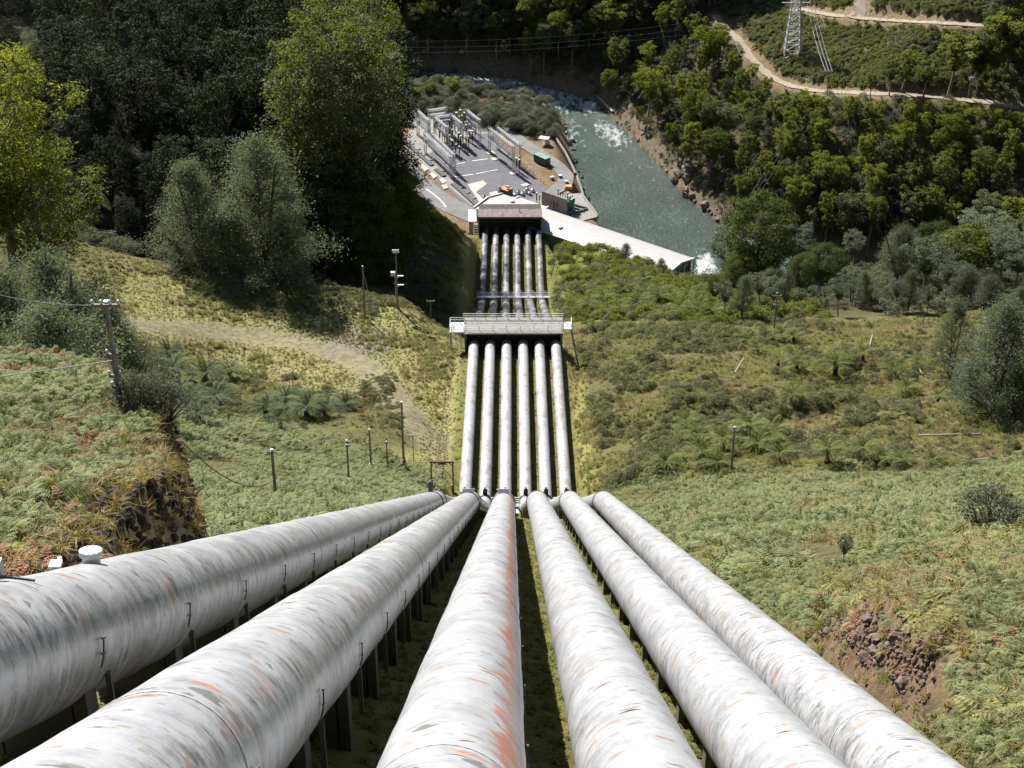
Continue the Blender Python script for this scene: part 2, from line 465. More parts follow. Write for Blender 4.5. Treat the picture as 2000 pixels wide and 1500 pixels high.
def grid_mesh(name, V, F, col=None, smooth=True):
    me = bpy.data.meshes.new(name)
    me.vertices.add(len(V)); me.vertices.foreach_set("co", np.asarray(V, np.float32).ravel())
    me.loops.add(F.size); me.loops.foreach_set("vertex_index", F.astype(np.int32).ravel())
    me.polygons.add(len(F)); me.polygons.foreach_set("loop_start", np.arange(0, F.size, F.shape[1], dtype=np.int32))
    me.polygons.foreach_set("use_smooth", np.full(len(F), smooth))
    if col is not None:
        a = me.attributes.new("cover", 'FLOAT_COLOR', 'POINT')
        a.data.foreach_set("color", np.concatenate([col.reshape(-1, 3), np.ones((len(V), 1))], 1).astype(np.float32).ravel())
    me.update(calc_edges=True); me.validate()
    return me
V = np.stack([TX, TY, TZ], -1).reshape(-1, 3)
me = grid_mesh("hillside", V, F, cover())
m_land, nt, b = new_mat("land")
att = nd(nt, "ShaderNodeAttribute", attribute_name="cover").outputs["Color"]
co = nd(nt, "ShaderNodeTexCoord").outputs["Object"]
nA = noise(nt, co, 0.9, 8, 0.72); nB = noise(nt, co, 7.0, 5, 0.7)
col = mixc(nt, 1.0, att, ramp(nt, nA, [(0.3, (0.5, 0.48, 0.45)), (0.5, (1.0, 1.0, 0.95)), (0.72, (1.55, 1.45, 1.25))]), 'MULTIPLY')
col = mixc(nt, 0.6, col, ramp(nt, nB, [(0.3, 0.55), (0.7, 1.5)]), 'MULTIPLY')
nt.links.new(col, b.inputs["Base Color"]); b.inputs["Roughness"].default_value = 0.95; b.inputs["Specular IOR Level"].default_value = 0.1
bump(nt, b, mth(nt, 'ADD', nA, mth(nt, 'MULTIPLY', nB, 0.3)), 0.9, 0.35)
me.materials.append(m_land)
tag(link("hillside", me), kind='structure')

def ribbon(name, line, w, mat, lift=0.12, wob=0.25, kind='structure'):
    L = np.asarray(line, float); n = len(L)
    T = np.gradient(L[:, :2], axis=0); T /= np.linalg.norm(T, axis=1)[:, None]
    N = np.stack([-T[:, 1], T[:, 0]], 1)
    K = np.array([-1, -0.5, 0, 0.5, 1])
    V = []
    for i in range(n):
        for k in K:
            ww = w * 0.5 * k * (1 + (rng.uniform(-wob, wob) if abs(k) == 1 else 0))
            x, y = L[i, 0] + N[i, 0] * ww, L[i, 1] + N[i, 1] * ww
            V.append((x, y, max(float(H(x, y)), L[i, 2] if lift > 0.1 else -99) + lift))
    V = np.array(V); id_ = np.arange(n * 5).reshape(n, 5)
    Fr = np.stack([id_[:-1, :-1], id_[:-1, 1:], id_[1:, 1:], id_[1:, :-1]], -1).reshape(-1, 4)
    me = grid_mesh(name, V, Fr); me.materials.append(mat)
    return tag(link(name, me), kind=kind)
m_gravel = simple("pale_gravel", (0.25, 0.205, 0.15), 0.95, 0.25, 0.6)
for rd, w in ROADS.values(): ribbon("gravel_road", rd, w, m_gravel, 0.15)

# ------------------------------------------------------------------ river
rx = np.arange(-260, 261, 2.0)
RN = 40
yn = np.interp(rx, [p[0] for p in NEAR_BANK], [p[1] for p in NEAR_BANK]); yf = np.interp(rx, [p[0] for p in FAR_BANK], [p[1] for p in FAR_BANK])
t = np.linspace(0, 1, RN)
RX = np.repeat(rx[None, :], RN, 0); RY = (yn - 4)[None, :] * (1 - t[:, None]) + (yf + 4)[None, :] * t[:, None]
def foam_sparkle(X, Y):
    P = np.stack([X, Y, np.zeros_like(X)], -1); u, v = img_uv(P)
    f = 0.10 + 0 * X
    f = np.maximum(f, sstep(845, 900, u) * sstep(1160, 1120, u) * sstep(222, 205, v) * 0.38)
    f = np.maximum(f, np.exp(-((u - 1150) / 22) ** 2 - ((v - 208) / 14) ** 2) * 0.62)
    f = np.maximum(f, np.exp(-((u - 1200 - (v - 265) * 0.9) / 38) ** 2 - ((v - 262) / 34) ** 2) * 0.40)
    f = np.maximum(f, np.exp(-((u - 1120) / 30) ** 2 - ((v - 260) / 50) ** 2) * 0.27)
    f = np.maximum(f, np.exp(-((u - 1378) / 22) ** 2 - ((v - 535) / 45) ** 2) * 0.75)
    return f
RV = np.stack([RX, RY, np.zeros_like(RX)], -1).reshape(-1, 3)
id_ = np.arange(RN * len(rx)).reshape(RN, len(rx))
RF = np.stack([id_[:-1, :-1], id_[:-1, 1:], id_[1:, 1:], id_[1:, :-1]], -1).reshape(-1, 4)
fo = foam_sparkle(RX, RY).reshape(-1)
me = grid_mesh("river", RV, RF, np.stack([fo, fo, fo], -1))
m_water, nt, b = new_mat("river_water")
co = nd(nt, "ShaderNodeTexCoord").outputs["Object"]
att = nd(nt, "ShaderNodeAttribute", attribute_name="cover").outputs["Color"]
n1 = noise(nt, mapping(nt, co, (1.0, 0.5, 1)), 0.55, 7, 0.7)
n2 = noise(nt, mapping(nt, co, (1.2, 0.45, 1)), 0.9, 6, 0.7)
lane = noise(nt, mapping(nt, co, (0.35, 0.06, 1)), 1.0, 4, 0.6)
fm = mth(nt, 'ADD', mth(nt, 'ADD', mth(nt, 'MULTIPLY', att, 0.62), mth(nt, 'MULTIPLY', n1, 0.85)), mth(nt, 'MULTIPLY', lane, 0.12))
fm = ramp(nt, mth(nt, 'ADD', fm, mth(nt, 'MULTIPLY', mth(nt, 'SUBTRACT', n2, 0.5), 0.35)), [(0.645, 0.0), (0.73, 0.5), (0.84, 0.95)])  # white is foam in the rapids, painted sparkle flecks elsewhere
wc = ramp(nt, noise(nt, co, 0.06, 3), [(0.35, (0.038, 0.060, 0.052)), (0.65, (0.062, 0.090, 0.076))])
nt.links.new(mixc(nt, fm, wc, (0.62, 0.66, 0.66)), b.inputs["Base Color"])
nt.links.new(ramp(nt, fm, [(0, 0.16), (1, 0.7)]), b.inputs["Roughness"])
b.inputs["IOR"].default_value = 1.33
hh = mth(nt, 'ADD', mth(nt, 'MULTIPLY', n2, 0.6), mth(nt, 'MULTIPLY', n1, 0.8))
bump(nt, b, hh, 1.0, 1.6)
me.materials.append(m_water)
tag(link("river", me), kind='structure')
# ------------------------------------------------------------------ penstock pipes
def pipe_material(name, red, streak, silver):
    m, nt, b = new_mat(name)
    uvn = nd(nt, "ShaderNodeUVMap"); uvn.uv_map = "UVMap"
    uv = uvn.outputs[0]
    sep = nd(nt, "ShaderNodeSeparateXYZ"); nt.links.new(uv, sep.inputs[0])
    th = sep.outputs[1]                              # 0 = top, + = right flank, metres round the pipe
    # big soft variation, short scuffs running round the pipe, hairline marks
    big = noise(nt, mapping(nt, uv, (0.35, 0.9, 1)), 1.0, 5, 0.65)
    scuff = noise(nt, mapping(nt, uv, (12.0, 0.8, 1)), 1.0, 7, 0.66)
    fine = noise(nt, mapping(nt, uv, (40.0, 2.5, 1)), 1.0, 4, 0.6)
    hair = noise(nt, mapping(nt, uv, (26, 1.6, 1)), 1.0, 3, 0.5)
    spots = noise(nt, mapping(nt, uv, (3.2, 1.7, 1)), 1.0, 5, 0.6)
    warp = mth(nt, 'MULTIPLY', mth(nt, 'SUBTRACT', noise(nt, mapping(nt, uv, (0.8, 0.6, 1), (9.3, 2.2, 0)), 1.0, 4, 0.65), 0.5), 1.5)
    base = ramp(nt, big, [(0.3, (0.285, 0.295, 0.31)), (0.5, (0.36, 0.37, 0.385)), (0.7, (0.405, 0.41, 0.42))])
    blot = noise(nt, mapping(nt, uv, (2.0, 1.5, 1), (4.4, 1.2, 0)), 1.0, 9, 0.78)
    base = mixc(nt, 0.30 + 0.45 * streak, base, ramp(nt, blot, [(0.30, (0.50, 0.50, 0.49)), (0.42, (0.80, 0.80, 0.80)), (0.50, (1.0, 1.0, 1.0)), (0.7, (1.1, 1.1, 1.1))]), 'MULTIPLY')
    base = mixc(nt, 0.15, base, ramp(nt, fine, [(0.35, 0.78), (0.6, 1.06)]), 'MULTIPLY')
    flank = ramp(nt, mth(nt, 'ADD', mth(nt, 'ABSOLUTE', th), mth(nt, 'MULTIPLY', warp, 0.5)), [(0.4, 0.0), (0.75, 0.45), (1.05, 1.0)])
    lichen = ramp(nt, mth(nt, 'ADD', mth(nt, 'MULTIPLY', scuff, 0.45), mth(nt, 'MULTIPLY', blot, 0.55)), [(0.42, 1.0), (0.52, 0.0)])
    base = mixc(nt, mth(nt, 'MULTIPLY', mth(nt, 'MULTIPLY', lichen, flank), streak), base, (0.10, 0.097, 0.092))
    band = ramp(nt, noise(nt, mapping(nt, uv, (0.22, 0.10, 1), (5.0, 1.0, 0)), 1.0, 5, 0.75), [(0.52, 0.0), (0.64, 0.6)])
    base = mixc(nt, mth(nt, 'MULTIPLY', band, 0.35 + 0.6 * streak), base, (0.19, 0.188, 0.185))
    # flaked patches: separate lozenges of bare metal, lichen and old primer, running round the pipe
    wv = nd(nt, "ShaderNodeVectorMath", operation='ADD'); nz_ = nd(nt, "ShaderNodeTexNoise"); nz_.inputs["Scale"].default_value = 3.5; nz_.inputs["Detail"].default_value = 5; nt.links.new(uv, nz_.inputs["Vector"])
    sc_ = nd(nt, "ShaderNodeVectorMath", operation='SCALE'); nt.links.new(nz_.outputs["Color"], sc_.inputs[0]); sc_.inputs["Scale"].default_value = 0.35
    nt.links.new(uv, wv.inputs[0]); nt.links.new(sc_.outputs[0], wv.inputs[1])
    def flakes(base, sx, sy, keep, size, off):
        vo = nd(nt, "ShaderNodeTexVoronoi", voronoi_dimensions='2D'); vo.inputs["Scale"].default_value = 1.0
        nt.links.new(mapping(nt, wv.outputs[0], (sx, sy, 1), off), vo.inputs["Vector"])
        cs = nd(nt, "ShaderNodeSeparateColor"); nt.links.new(vo.outputs["Color"], cs.inputs[0])
        on = mth(nt, 'GREATER_THAN', cs.outputs[0], 1.0 - keep)
        rad_ = mth(nt, 'MULTIPLY', mth(nt, 'ADD', cs.outputs[1], 0.25), size)
        edge = ramp(nt, mth(nt, 'SUBTRACT', mth(nt, 'ADD', vo.outputs["Distance"], mth(nt, 'MULTIPLY', mth(nt, 'SUBTRACT', blot, 0.5), 0.5)), rad_), [(0.0, 1.0), (0.07, 0.0)])
        col_ = ramp(nt, cs.outputs[2], [(0.0, (0.10, 0.095, 0.09)), (0.25, (0.20, 0.195, 0.185)), (0.45, (0.30, 0.25, 0.175)), (0.68, (0.24, 0.235, 0.225)), (0.93, (0.36, 0.17, 0.115))])
        return mixc(nt, mth(nt, 'MULTIPLY', mth(nt, 'MULTIPLY', on, edge), 0.8), base, col_)
    base = flakes(base, 1.9, 1.3, 0.04 + 0.26 * streak, 0.30, (0.3, 0.9, 0))
    base = flakes(base, 5.5, 3.2, 0.02 + 0.12 * streak, 0.34, (7.3, 2.9, 0))
    base = flakes(base, 9.0, 1.4, 0.05, 0.26, (3.3, 5.9, 0))
    marks = ramp(nt, hair, [(0.31, 1.0), (0.36, 0.0)])
    base = mixc(nt, mth(nt, 'MULTIPLY', marks, ramp(nt, spots, [(0.46, 0.0), (0.54, 0.8)])), base, (0.08, 0.075, 0.07))
    # bare patches of red lead primer
    thw = mth(nt, 'ADD', th, warp)
    side = ramp(nt, mth(nt, 'SUBTRACT', thw, 0.55), [(0.0, 0.0), (0.35, 1.0), (0.7, 0.5)])
    pn = noise(nt, mapping(nt, uv, (2.2, 0.9, 1), (3.1, 7.7, 0)), 1.0, 6, 0.7)
    pn2 = noise(nt, mapping(nt, uv, (0.12, 0.0, 1), (1.7, 0, 0)), 1.0, 2, 0.5)
    pr = mth(nt, 'ADD', mth(nt, 'ADD', mth(nt, 'MULTIPLY', pn, 0.6), mth(nt, 'MULTIPLY', scuff, 0.4)), mth(nt, 'MULTIPLY', mth(nt, 'SUBTRACT', pn2, 0.5), 0.3))
    f1 = ramp(nt, mth(nt, 'ADD', pr, mth(nt, 'MULTIPLY', side, 0.17 * red)), [(0.63, 0.0), (0.72, 0.85)])
    base = mixc(nt, f1, base, ramp(nt, scuff, [(0.3, (0.32, 0.075, 0.04)), (0.6, (0.46, 0.145, 0.085))]))
    chips = ramp(nt, spots, [(0.27, 0.9), (0.31, 0.0)])
    base = mixc(nt, chips, base, (0.08, 0.068, 0.062))
    nt.links.new(base, b.inputs["Base Color"])
    nt.links.new(ramp(nt, big, [(0.3, 0.28 - 0.04 * silver), (0.7, 0.42)]), b.inputs["Roughness"])
    b.inputs["Metallic"].default_value = 0.0
    b.inputs["Specular IOR Level"].default_value = 0.5 + 0.2 * silver
    bump(nt, b, mth(nt, 'ADD', mth(nt, 'MULTIPLY', scuff, 0.5), spots), 0.25, 0.03)
    return m
PM = [pipe_material("pipe_paint_" + n, r, s, q) for n, r, s, q in
      (("weathered", 0.3, 1.0, 1.0), ("stained", 0.5, 1.0, 0.8), ("red_flank", 1.35, 0.45, 0.5), ("pale", 0.6, 0.5, 0.4), ("bright", 0.2, 0.4, 0.4), ("banded", 0.5, 0.9, 0.4))]
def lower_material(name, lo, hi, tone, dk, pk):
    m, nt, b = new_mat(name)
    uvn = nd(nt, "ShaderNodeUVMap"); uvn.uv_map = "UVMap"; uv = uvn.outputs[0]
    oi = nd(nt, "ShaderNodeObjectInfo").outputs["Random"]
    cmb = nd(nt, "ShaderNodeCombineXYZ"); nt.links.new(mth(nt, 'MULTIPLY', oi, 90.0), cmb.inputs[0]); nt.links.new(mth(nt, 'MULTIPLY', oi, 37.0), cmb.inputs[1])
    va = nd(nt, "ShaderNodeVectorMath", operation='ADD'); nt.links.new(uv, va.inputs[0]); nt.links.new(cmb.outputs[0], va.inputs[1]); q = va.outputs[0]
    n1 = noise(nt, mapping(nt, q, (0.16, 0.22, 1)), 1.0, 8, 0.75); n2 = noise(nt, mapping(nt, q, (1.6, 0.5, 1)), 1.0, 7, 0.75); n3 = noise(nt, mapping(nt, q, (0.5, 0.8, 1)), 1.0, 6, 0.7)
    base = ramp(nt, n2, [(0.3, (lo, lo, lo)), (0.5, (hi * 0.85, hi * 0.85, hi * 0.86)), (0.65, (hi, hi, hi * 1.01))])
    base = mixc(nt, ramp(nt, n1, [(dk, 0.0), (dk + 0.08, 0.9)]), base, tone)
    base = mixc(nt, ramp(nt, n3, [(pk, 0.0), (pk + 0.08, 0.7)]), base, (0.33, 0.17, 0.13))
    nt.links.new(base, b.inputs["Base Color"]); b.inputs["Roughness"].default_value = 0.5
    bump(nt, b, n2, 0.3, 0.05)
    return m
m_lowpipe = lower_material("pipe_paint_tree_shade", 0.12, 0.29, (0.04, 0.04, 0.046), 0.43, 0.57)  # near-black blotches imitate tree shade on the third flight
m_midpipe = lower_material("pipe_paint_mottled", 0.22, 0.37, (0.18, 0.175, 0.17), 0.51, 0.56)
m_band = simple("dark_band_iron", (0.06, 0.06, 0.065), 0.6, 0.4, 5)
m_conc = simple("old_concrete", (0.22, 0.21, 0.19), 0.9, 0.4, 1.2, bmp=0.4)
m_conc_d = simple("stained_concrete", (0.13, 0.12, 0.105), 0.92, 0.5, 1.5, bmp=0.4)
m_seam = simple("seam_paint", (0.36, 0.365, 0.375), 0.5, 0.3, 3)
m_pier = simple("dark_pier_concrete", (0.075, 0.07, 0.055), 0.95, 0.4, 1.5)  # even dark tone for saddles and side posts
m_galv = simple("galvanised_steel", (0.46, 0.47, 0.48), 0.5, 0.2, 6, metal=0.1)
m_steel = simple("grey_painted_steel", (0.30, 0.31, 0.32), 0.5, 0.3, 4)
m_whitep = simple("white_paint", (0.52, 0.53, 0.54), 0.45, 0.15, 4)
m_rust = simple("rusted_steel", (0.13, 0.075, 0.05), 0.85, 0.5, 3)
m_timber = simple("weathered_timber", (0.17, 0.145, 0.115), 0.85, 0.4, 4)
m_black = simple("black_fitting", (0.02, 0.02, 0.022), 0.6, 0.3, 4)

def path_pts(nodes, step, y0, y1):
    """points along a polyline, bends rounded a little"""
    P = np.array(nodes, float); ys = P[:, 1]
    yy = np.unique(np.concatenate([np.arange(y0, y1, step), [y1], ys[(ys > y0) & (ys < y1)]]))
    g = lambda k, q: np.interp(q, ys, P[:, k])
    return np.array([[np.mean([g(0, q + e) for e in (-1.2, 0, 1.2)]) if y0 + 2 < q < y1 - 2 else g(0, q), q,
                      np.mean([g(2, q + e) for e in (-1.2, 0, 1.2)]) if y0 + 2 < q < y1 - 2 else g(2, q)] for q in yy])
def make_pipe(name, pts, radii, mat, parent, seg=40, wob=0.006, lap=0):
    n = len(pts); V = np.zeros((n, seg, 3)); L = 0; Ls = [0]
    for i in range(1, n):
        L += np.linalg.norm(pts[i] - pts[i - 1]); Ls.append(L)
    for i in range(n):
        t = pts[min(i + 1, n - 1)] - pts[max(i - 1, 0)]; t /= np.linalg.norm(t)
        rt = np.cross(t, [0, 0, 1]); rt /= np.linalg.norm(rt); up = np.cross(rt, t)
        r = radii[i] * (1 + rng.uniform(-wob, wob))
        if lap and (int(Ls[i] / lap) % 2): r += 0.012
        a = 2 * np.pi * np.arange(seg) / seg
        V[i] = pts[i] + r * (np.sin(a)[:, None] * rt + np.cos(a)[:, None] * up)
    idx = np.arange(n * seg).reshape(n, seg); nx = np.roll(idx, -1, 1)
    Fp = np.stack([idx[:-1], idx[1:], nx[1:], nx[:-1]], -1).reshape(-1, 4)
    me = grid_mesh(name, V.reshape(-1, 3), Fp)
    uvl = me.uv_layers.new(name="UVMap")
    a = np.arange(seg); 
    uv = np.zeros((n - 1, seg, 4, 2))
    for c, (di, da) in enumerate(((0, 0), (1, 0), (1, 1), (0, 1))):
        uv[:, :, c, 0] = np.array(Ls)[np.arange(n - 1) + di][:, None]
        ang = (a + da) / seg * 2 * np.pi
        ang = np.where(ang > np.pi + 0.01, ang - 2 * np.pi, ang)
        if da == 1: ang = np.where(a / seg * 2 * np.pi > np.pi - 0.01, (a + 1) / seg * 2 * np.pi - 2 * np.pi, ang)
        else: ang = np.where(a / seg * 2 * np.pi > np.pi - 0.01, a / seg * 2 * np.pi - 2 * np.pi, ang)
        uv[:, :, c, 1] = ang[None, :] * radii[0]
    uvl.data.foreach_set("uv", uv.astype(np.float32).ravel())
    me.materials.append(mat)
    return link(name, me, parent)
def ring(mb, p, t, r, w, th, seg=40):
    """a band round a pipe at p with axis t"""
    p = np.array(p, float); t = np.array(t, float); t /= np.linalg.norm(t)
    rt = np.cross(t, [0, 0, 1]); rt /= np.linalg.norm(rt); up = np.cross(rt, t)
    vs = []
    for s, rr in ((-w / 2, r), (-w / 2, r + th), (w / 2, r + th), (w / 2, r)):
        for k in range(seg):
            a = 2 * math.pi * k / seg
            vs.append(p + t * s + rr * (math.sin(a) * rt + math.cos(a) * up))
    fs = []
    for q in range(3):
        for k in range(seg):
            k2 = (k + 1) % seg
            fs.append((q * seg + k, q * seg + k2, (q + 1) * seg + k2, (q + 1) * seg + k))
    mb.add(vs, fs)
def frame_at(i, y):
    nds = pipe_nodes(i); P = np.array(nds)
    p = np.array([np.interp(y, P[:, 1], P[:, 0]), y, np.interp(y, P[:, 1], P[:, 2])])
    q = np.array([np.interp(y + 1, P[:, 1], P[:, 0]), y + 1, np.interp(y + 1, P[:, 1], P[:, 2])])
    t = q - p; t /= np.linalg.norm(t)
    rt = np.cross(t, [0, 0, 1]); rt /= np.linalg.norm(rt)
    return p, t, rt, np.cross(rt, t)
R1, R2, R3 = 1.1, 1.02, 0.93
PIPE_LABEL = [
 "leftmost penstock pipe of the six, carrying the white bolted manhole in the foreground",
 "second penstock pipe from the left, dark stains along its shaded right flank",
 "third penstock pipe from the left, red primer showing along its right side",
 "fourth penstock pipe from the left, pale with thin scuff marks",
 "fifth penstock pipe from the left, brightest white, second from the right",
 "rightmost penstock pipe of the six, with grey stain bands beside the bracken slope"]
pier_mesh = None
for i in range(6):
    nds = pipe_nodes(i)
    root = empty("penstock_pipe", nds[0])
    tag(root, PIPE_LABEL[i], "pipe", "parallel penstock pipes running down the hill")
    def rad(y): return np.interp(y, [0, 152.5, 157, 318, 436, 440], [R1, R1, R2, R2, R2, R3])
    A = path_pts(nds, 0.8, 4.0, 150.0)
    make_pipe("upper_pipe", A, rad(A[:, 1]), PM[i], root, 56, 0.004, 5.2)
    Bm = path_pts(nds, 1.5, 150.0, 236.0); make_pipe("bend_pipe", Bm, rad(Bm[:, 1]) , PM[i], root, 36)
    Cm = path_pts(nds, 0.9, 236.0, 316.0); make_pipe("middle_pipe", Cm, rad(Cm[:, 1]), m_midpipe, root, 36, 0.008)
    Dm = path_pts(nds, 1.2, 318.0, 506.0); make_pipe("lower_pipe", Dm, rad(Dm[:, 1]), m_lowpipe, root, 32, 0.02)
    # joint rings
    for y, r, w, th in [(149.2, R1, 0.5, 0.07)] + ([(140.5, R1, 0.45, 0.09)] if i < 3 else []) + [(239.0, R2, 0.55, 0.10), (313 - 0.5, R2, 0.3, 0.03), (432, R2, 0.5, 0.10)]:
        mb = MB(); p, t, rt, up = frame_at(i, y); ring(mb, p, t, r, w, th)
        mb.build("joint_ring", m_band if y != 432 else m_steel, root, True)
    # ring seams on the first flight
    for k, y in enumerate(np.arange(14 + i * 1.3, 146, 11.5)):
        mb = MB(); p, t, rt, up = frame_at(i, y); ring(mb, p, t, R1 + 0.004, 0.07, 0.008)
        mb.build("weld_seam", m_seam, root, True)
    # black bracket on top of the lower joint
    mb = MB(); p, t, rt, up = frame_at(i, 239.6); q = p + up * (R2 + 0.45)
    mb.box(q - t * 0.2, (0.75, 0.5, 0.8)); mb.box(q + up * 0.55 - t * 0.2, (0.4, 0.4, 0.35)); mb.build("joint_bracket", m_black, root)
    # concrete saddles
    for flight, (ya, yb, st, rr) in enumerate(((9.0, 148.0, 6.2, R1), (158, 234, 9.0, R2), (243, 310, 7.5, R2), (326, 430, 12.0, R2), (442, 498, 8.0, R3))):
        for y in np.arange(ya + (i % 2) * 0.4, yb, st):
            p, t, rt, up = frame_at(i, y); g = float(H(p[0], y)) - 0.6
            mb = MB(); top = p[2] - rr * 0.62
            mb.box((p[0], y, (g + top) / 2), (1.15, 0.6, top - g))
            for s in (-1, 1):
                mb.box((p[0] + s * 0.72, y, (g + top) / 2 + 0.17), (0.22, 0.6, top - g + 0.35))
            mb.build("saddle", m_pier, root)
            if flight == 0 and i < 3:
                mb = MB()
                th_ = 1.55; n_ = rt * math.sin(th_) + up * math.cos(th_); q = p + n_ * (R1 + 0.05); dn_ = rt * math.cos(th_) - up * math.sin(th_)
                mb.bar(q - dn_ * 0.10, q + dn_ * 0.16, 0.025); mb.bar(q - dn_ * 0.12 - t * 0.10, q - dn_ * 0.12 + t * 0.10, 0.035); mb.bar(q + dn_ * 0.12 - t * 0.10, q + dn_ * 0.12 + t * 0.10, 0.035)
                mb.bar(q + dn_ * 0.16, q + dn_ * 0.34 - n_ * 0.04, 0.025)
                mb.build("clamp_bolt", m_band, root)
                mb = MB(); mb.box((p[0] + 1.02, y + 0.45, p[2] - 1.5), (0.09, 0.09, 1.2)); mb.build("side_post", m_pier, root)
# manholes and valves on top of the pipes
PIPES = [o for o in coll.objects if o.name.startswith("penstock_pipe")]
def manhole(i, y, s, mat, side=0.0, h=1.0):
    p, t, rt, up = frame_at(i, y)
    q = p + up * (R1 - 0.05) * math.cos(side) + rt * R1 * math.sin(side)
    up = np.array([0, 0, 1.0]) * 0.6 + up * 0.4; up /= np.linalg.norm(up)
    mb = MB()
    mb.tube([q - up * 0.2, q + up * 0.42 * h], 0.295 * s, 28); mb.tube([q + up * 0.42 * h, q + up * 0.52 * h], 0.38 * s, 28); mb.tube([q + up * 0.535 * h, q + up * 0.62 * h], 0.38 * s, 28)
    o = mb.build("manhole", mat, PIPES[i])
    e1 = np.cross(up, [1, 0, 0]); e1 /= np.linalg.norm(e1); e2 = np.cross(up, e1)
    for k in range(12):
        a = k * math.pi / 6
        c = q + 0.33 * s * (math.cos(a) * e1 + math.sin(a) * e2)
        bb = MB(); bb.tube([c + up * 0.62 * h, c + up * 0.65 * h], 0.022 * s, 6); bo = bb.build("bolt", mat, o)
    return q
def y_for_u(i, u):
    ys = np.linspace(6, 149, 900); us = np.array([proj(frame_at(i, y)[0])[0] for y in ys])
    return ys[np.argmin(np.abs(us - u))]
manhole(0, y_for_u(0, 178), 0.54, m_whitep, h=0.5)
for i, u in ((1, 906), (2, 982)):
    p, t, rt, up = frame_at(i, 144.0 if i == 1 else 145.0)
    q = p + up * R1; mb = MB(); mb.tube([q - up * 0.1, q + up * 0.22], 0.55, 20); mb.tube([q + up * 0.22, q + up * 0.34], 0.68, 20); mb.build("manhole", m_galv, PIPES[i])
# air valve on the first pipe: lever and body near the picture's edge, and at the bend
p, t, rt, up = frame_at(0, y_for_u(0, 6)); q = p + up * R1 - rt * 0.15
mb = MB(); mb.tube([q, q + up * 0.28], 0.10, 10); mb.box(q + up * 0.22, (0.26, 0.18, 0.22)); mb.tube([q + up * 0.3, q + up * 0.52], 0.03, 8); mb.build("air_valve", m_steel, PIPES[0])
mb = MB(); mb.tube([q + up * 0.1 - t * 0.3, q + up * 0.06 + rt * 0.3, q + rt * 0.62 + up * 0.02], 0.022, 6); mb.build("valve_lever", m_black, PIPES[0])
p, t, rt, up = frame_at(0, 139.0); q = p + up * R1
mb = MB(); mb.tube([q, q + up * 0.4], 0.22, 12); mb.tube([q + up * 0.4, q + up * 0.6], 0.42, 12); mb.tube([q + up * 0.6, q + up * 0.95], 0.26, 12); mb.build("air_valve", m_band, PIPES[0])
mb = MB(); p, t, rt, up = frame_at(0, y_for_u(0, 145)); q = p + up * R1 - rt * 0.35; mb.box(q + up * 0.03, (0.2, 0.2, 0.07)); mb.tube([q + up * 0.05 + t * 0.35, q + up * 0.14 + t * 0.25], 0.04, 10); mb.build("flange_lug", m_whitep, PIPES[0])
# ------------------------------------------------------------------ anchor blocks, walkways and the haulage way beside the pipes
def railing(parent, a, b, h=1.1, n=6, mat=None, r=0.045, rails=(1.0, 0.55), name="railing"):
    mat = mat or m_galv; a, b = Vector(a), Vector(b); mb = MB()
    for f in rails: mb.bar(a + Vector((0, 0, h * f)), b + Vector((0, 0, h * f)), r * 2)
    for k in range(n + 1):
        p = a.lerp(b, k / n); mb.bar(p, p + Vector((0, 0, h)), r * 2)
    return mb.build(name, mat, parent)
# block over the end of the second flight
root = empty("anchor_block", (0, 315, 84)); tag(root, "wide concrete anchor block across all six pipes, planked top with railings", "anchor block")
BX0, BX1, BZ = -9.6, 10.2, 91.7
MB().box(((BX0 + BX1) / 2, 317.0, (BZ + 80) / 2), (BX1 - BX0 - 0.8, 3.6, BZ - 80)).build("body", simple("recess_shade_concrete", (0.06, 0.056, 0.05), 0.92, 0.4, 0.8), root)  # dark colour paints shade on the body under the slabs
for x in (BX0 + 0.2, BX1 - 0.2): MB().box((x, 315.5, (BZ + 80) / 2), (0.38, 6.5, BZ - 80)).build("side_wall", m_conc_d, root)
for k in range(5):
    w = 1.28; mb = MB(); mb.box(((BX0 + BX1) / 2, 312.75 + k * 1.33, BZ + 0.12 + 0.03 * (k % 2)), (BX1 - BX0 + 0.3, w, 0.24)); mb.build("top_slab", m_conc, root)
railing(root, (BX0 + 0.2, 313.4, BZ + 0.24), (BX1 - 0.2, 313.4, BZ + 0.24), 1.15, 7)
railing(root, (BX0 - 0.4, 318.2, BZ + 0.24), (BX1 + 0.2, 318.2, BZ + 0.24), 1.15, 9, m_whitep, 0.05)
# access platform on the left with its ladder, strut on the right
root = empty("access_platform", (-11, 315, 87)); tag(root, "steel access platform with ladder at the left end of the wide anchor block", "platform")
MB().box((-11.2, 315.2, BZ - 0.1), (3.0, 4.0, 0.15)).build("deck", m_galv, root)
for a, b in (((-12.6, 313.3), (-9.8, 313.3)), ((-12.6, 313.3), (-12.6, 317.1)), ((-12.6, 317.1), (-9.8, 317.1))):
    railing(root, (*a, BZ), (*b, BZ), 1.1, 3, m_whitep)
for x, y in ((-12.5, 313.4), (-12.5, 317.0), (-10.4, 313.4)):
    MB().box((x, y, (BZ + 84) / 2), (0.16, 0.16, BZ - 84)).build("leg", m_galv, root)
mb = MB()
for x in (-12.2, -11.4): mb.bar((x, 313.0, 85.5), (x, 313.1, BZ + 1.0), 0.08)
for k in range(14): mb.bar((-12.2, 313.05, 86 + k * 0.4), (-11.4, 313.05, 86 + k * 0.4), 0.06)
mb.build("ladder", m_galv, root)
root = empty("side_landing", (11.5, 315, 87)); tag(root, "small railed steel landing with slanting strut at the block's right end", "platform")
MB().box((11.2, 316.0, BZ - 0.15), (1.9, 3.0, 0.15)).build("deck", m_galv, root)
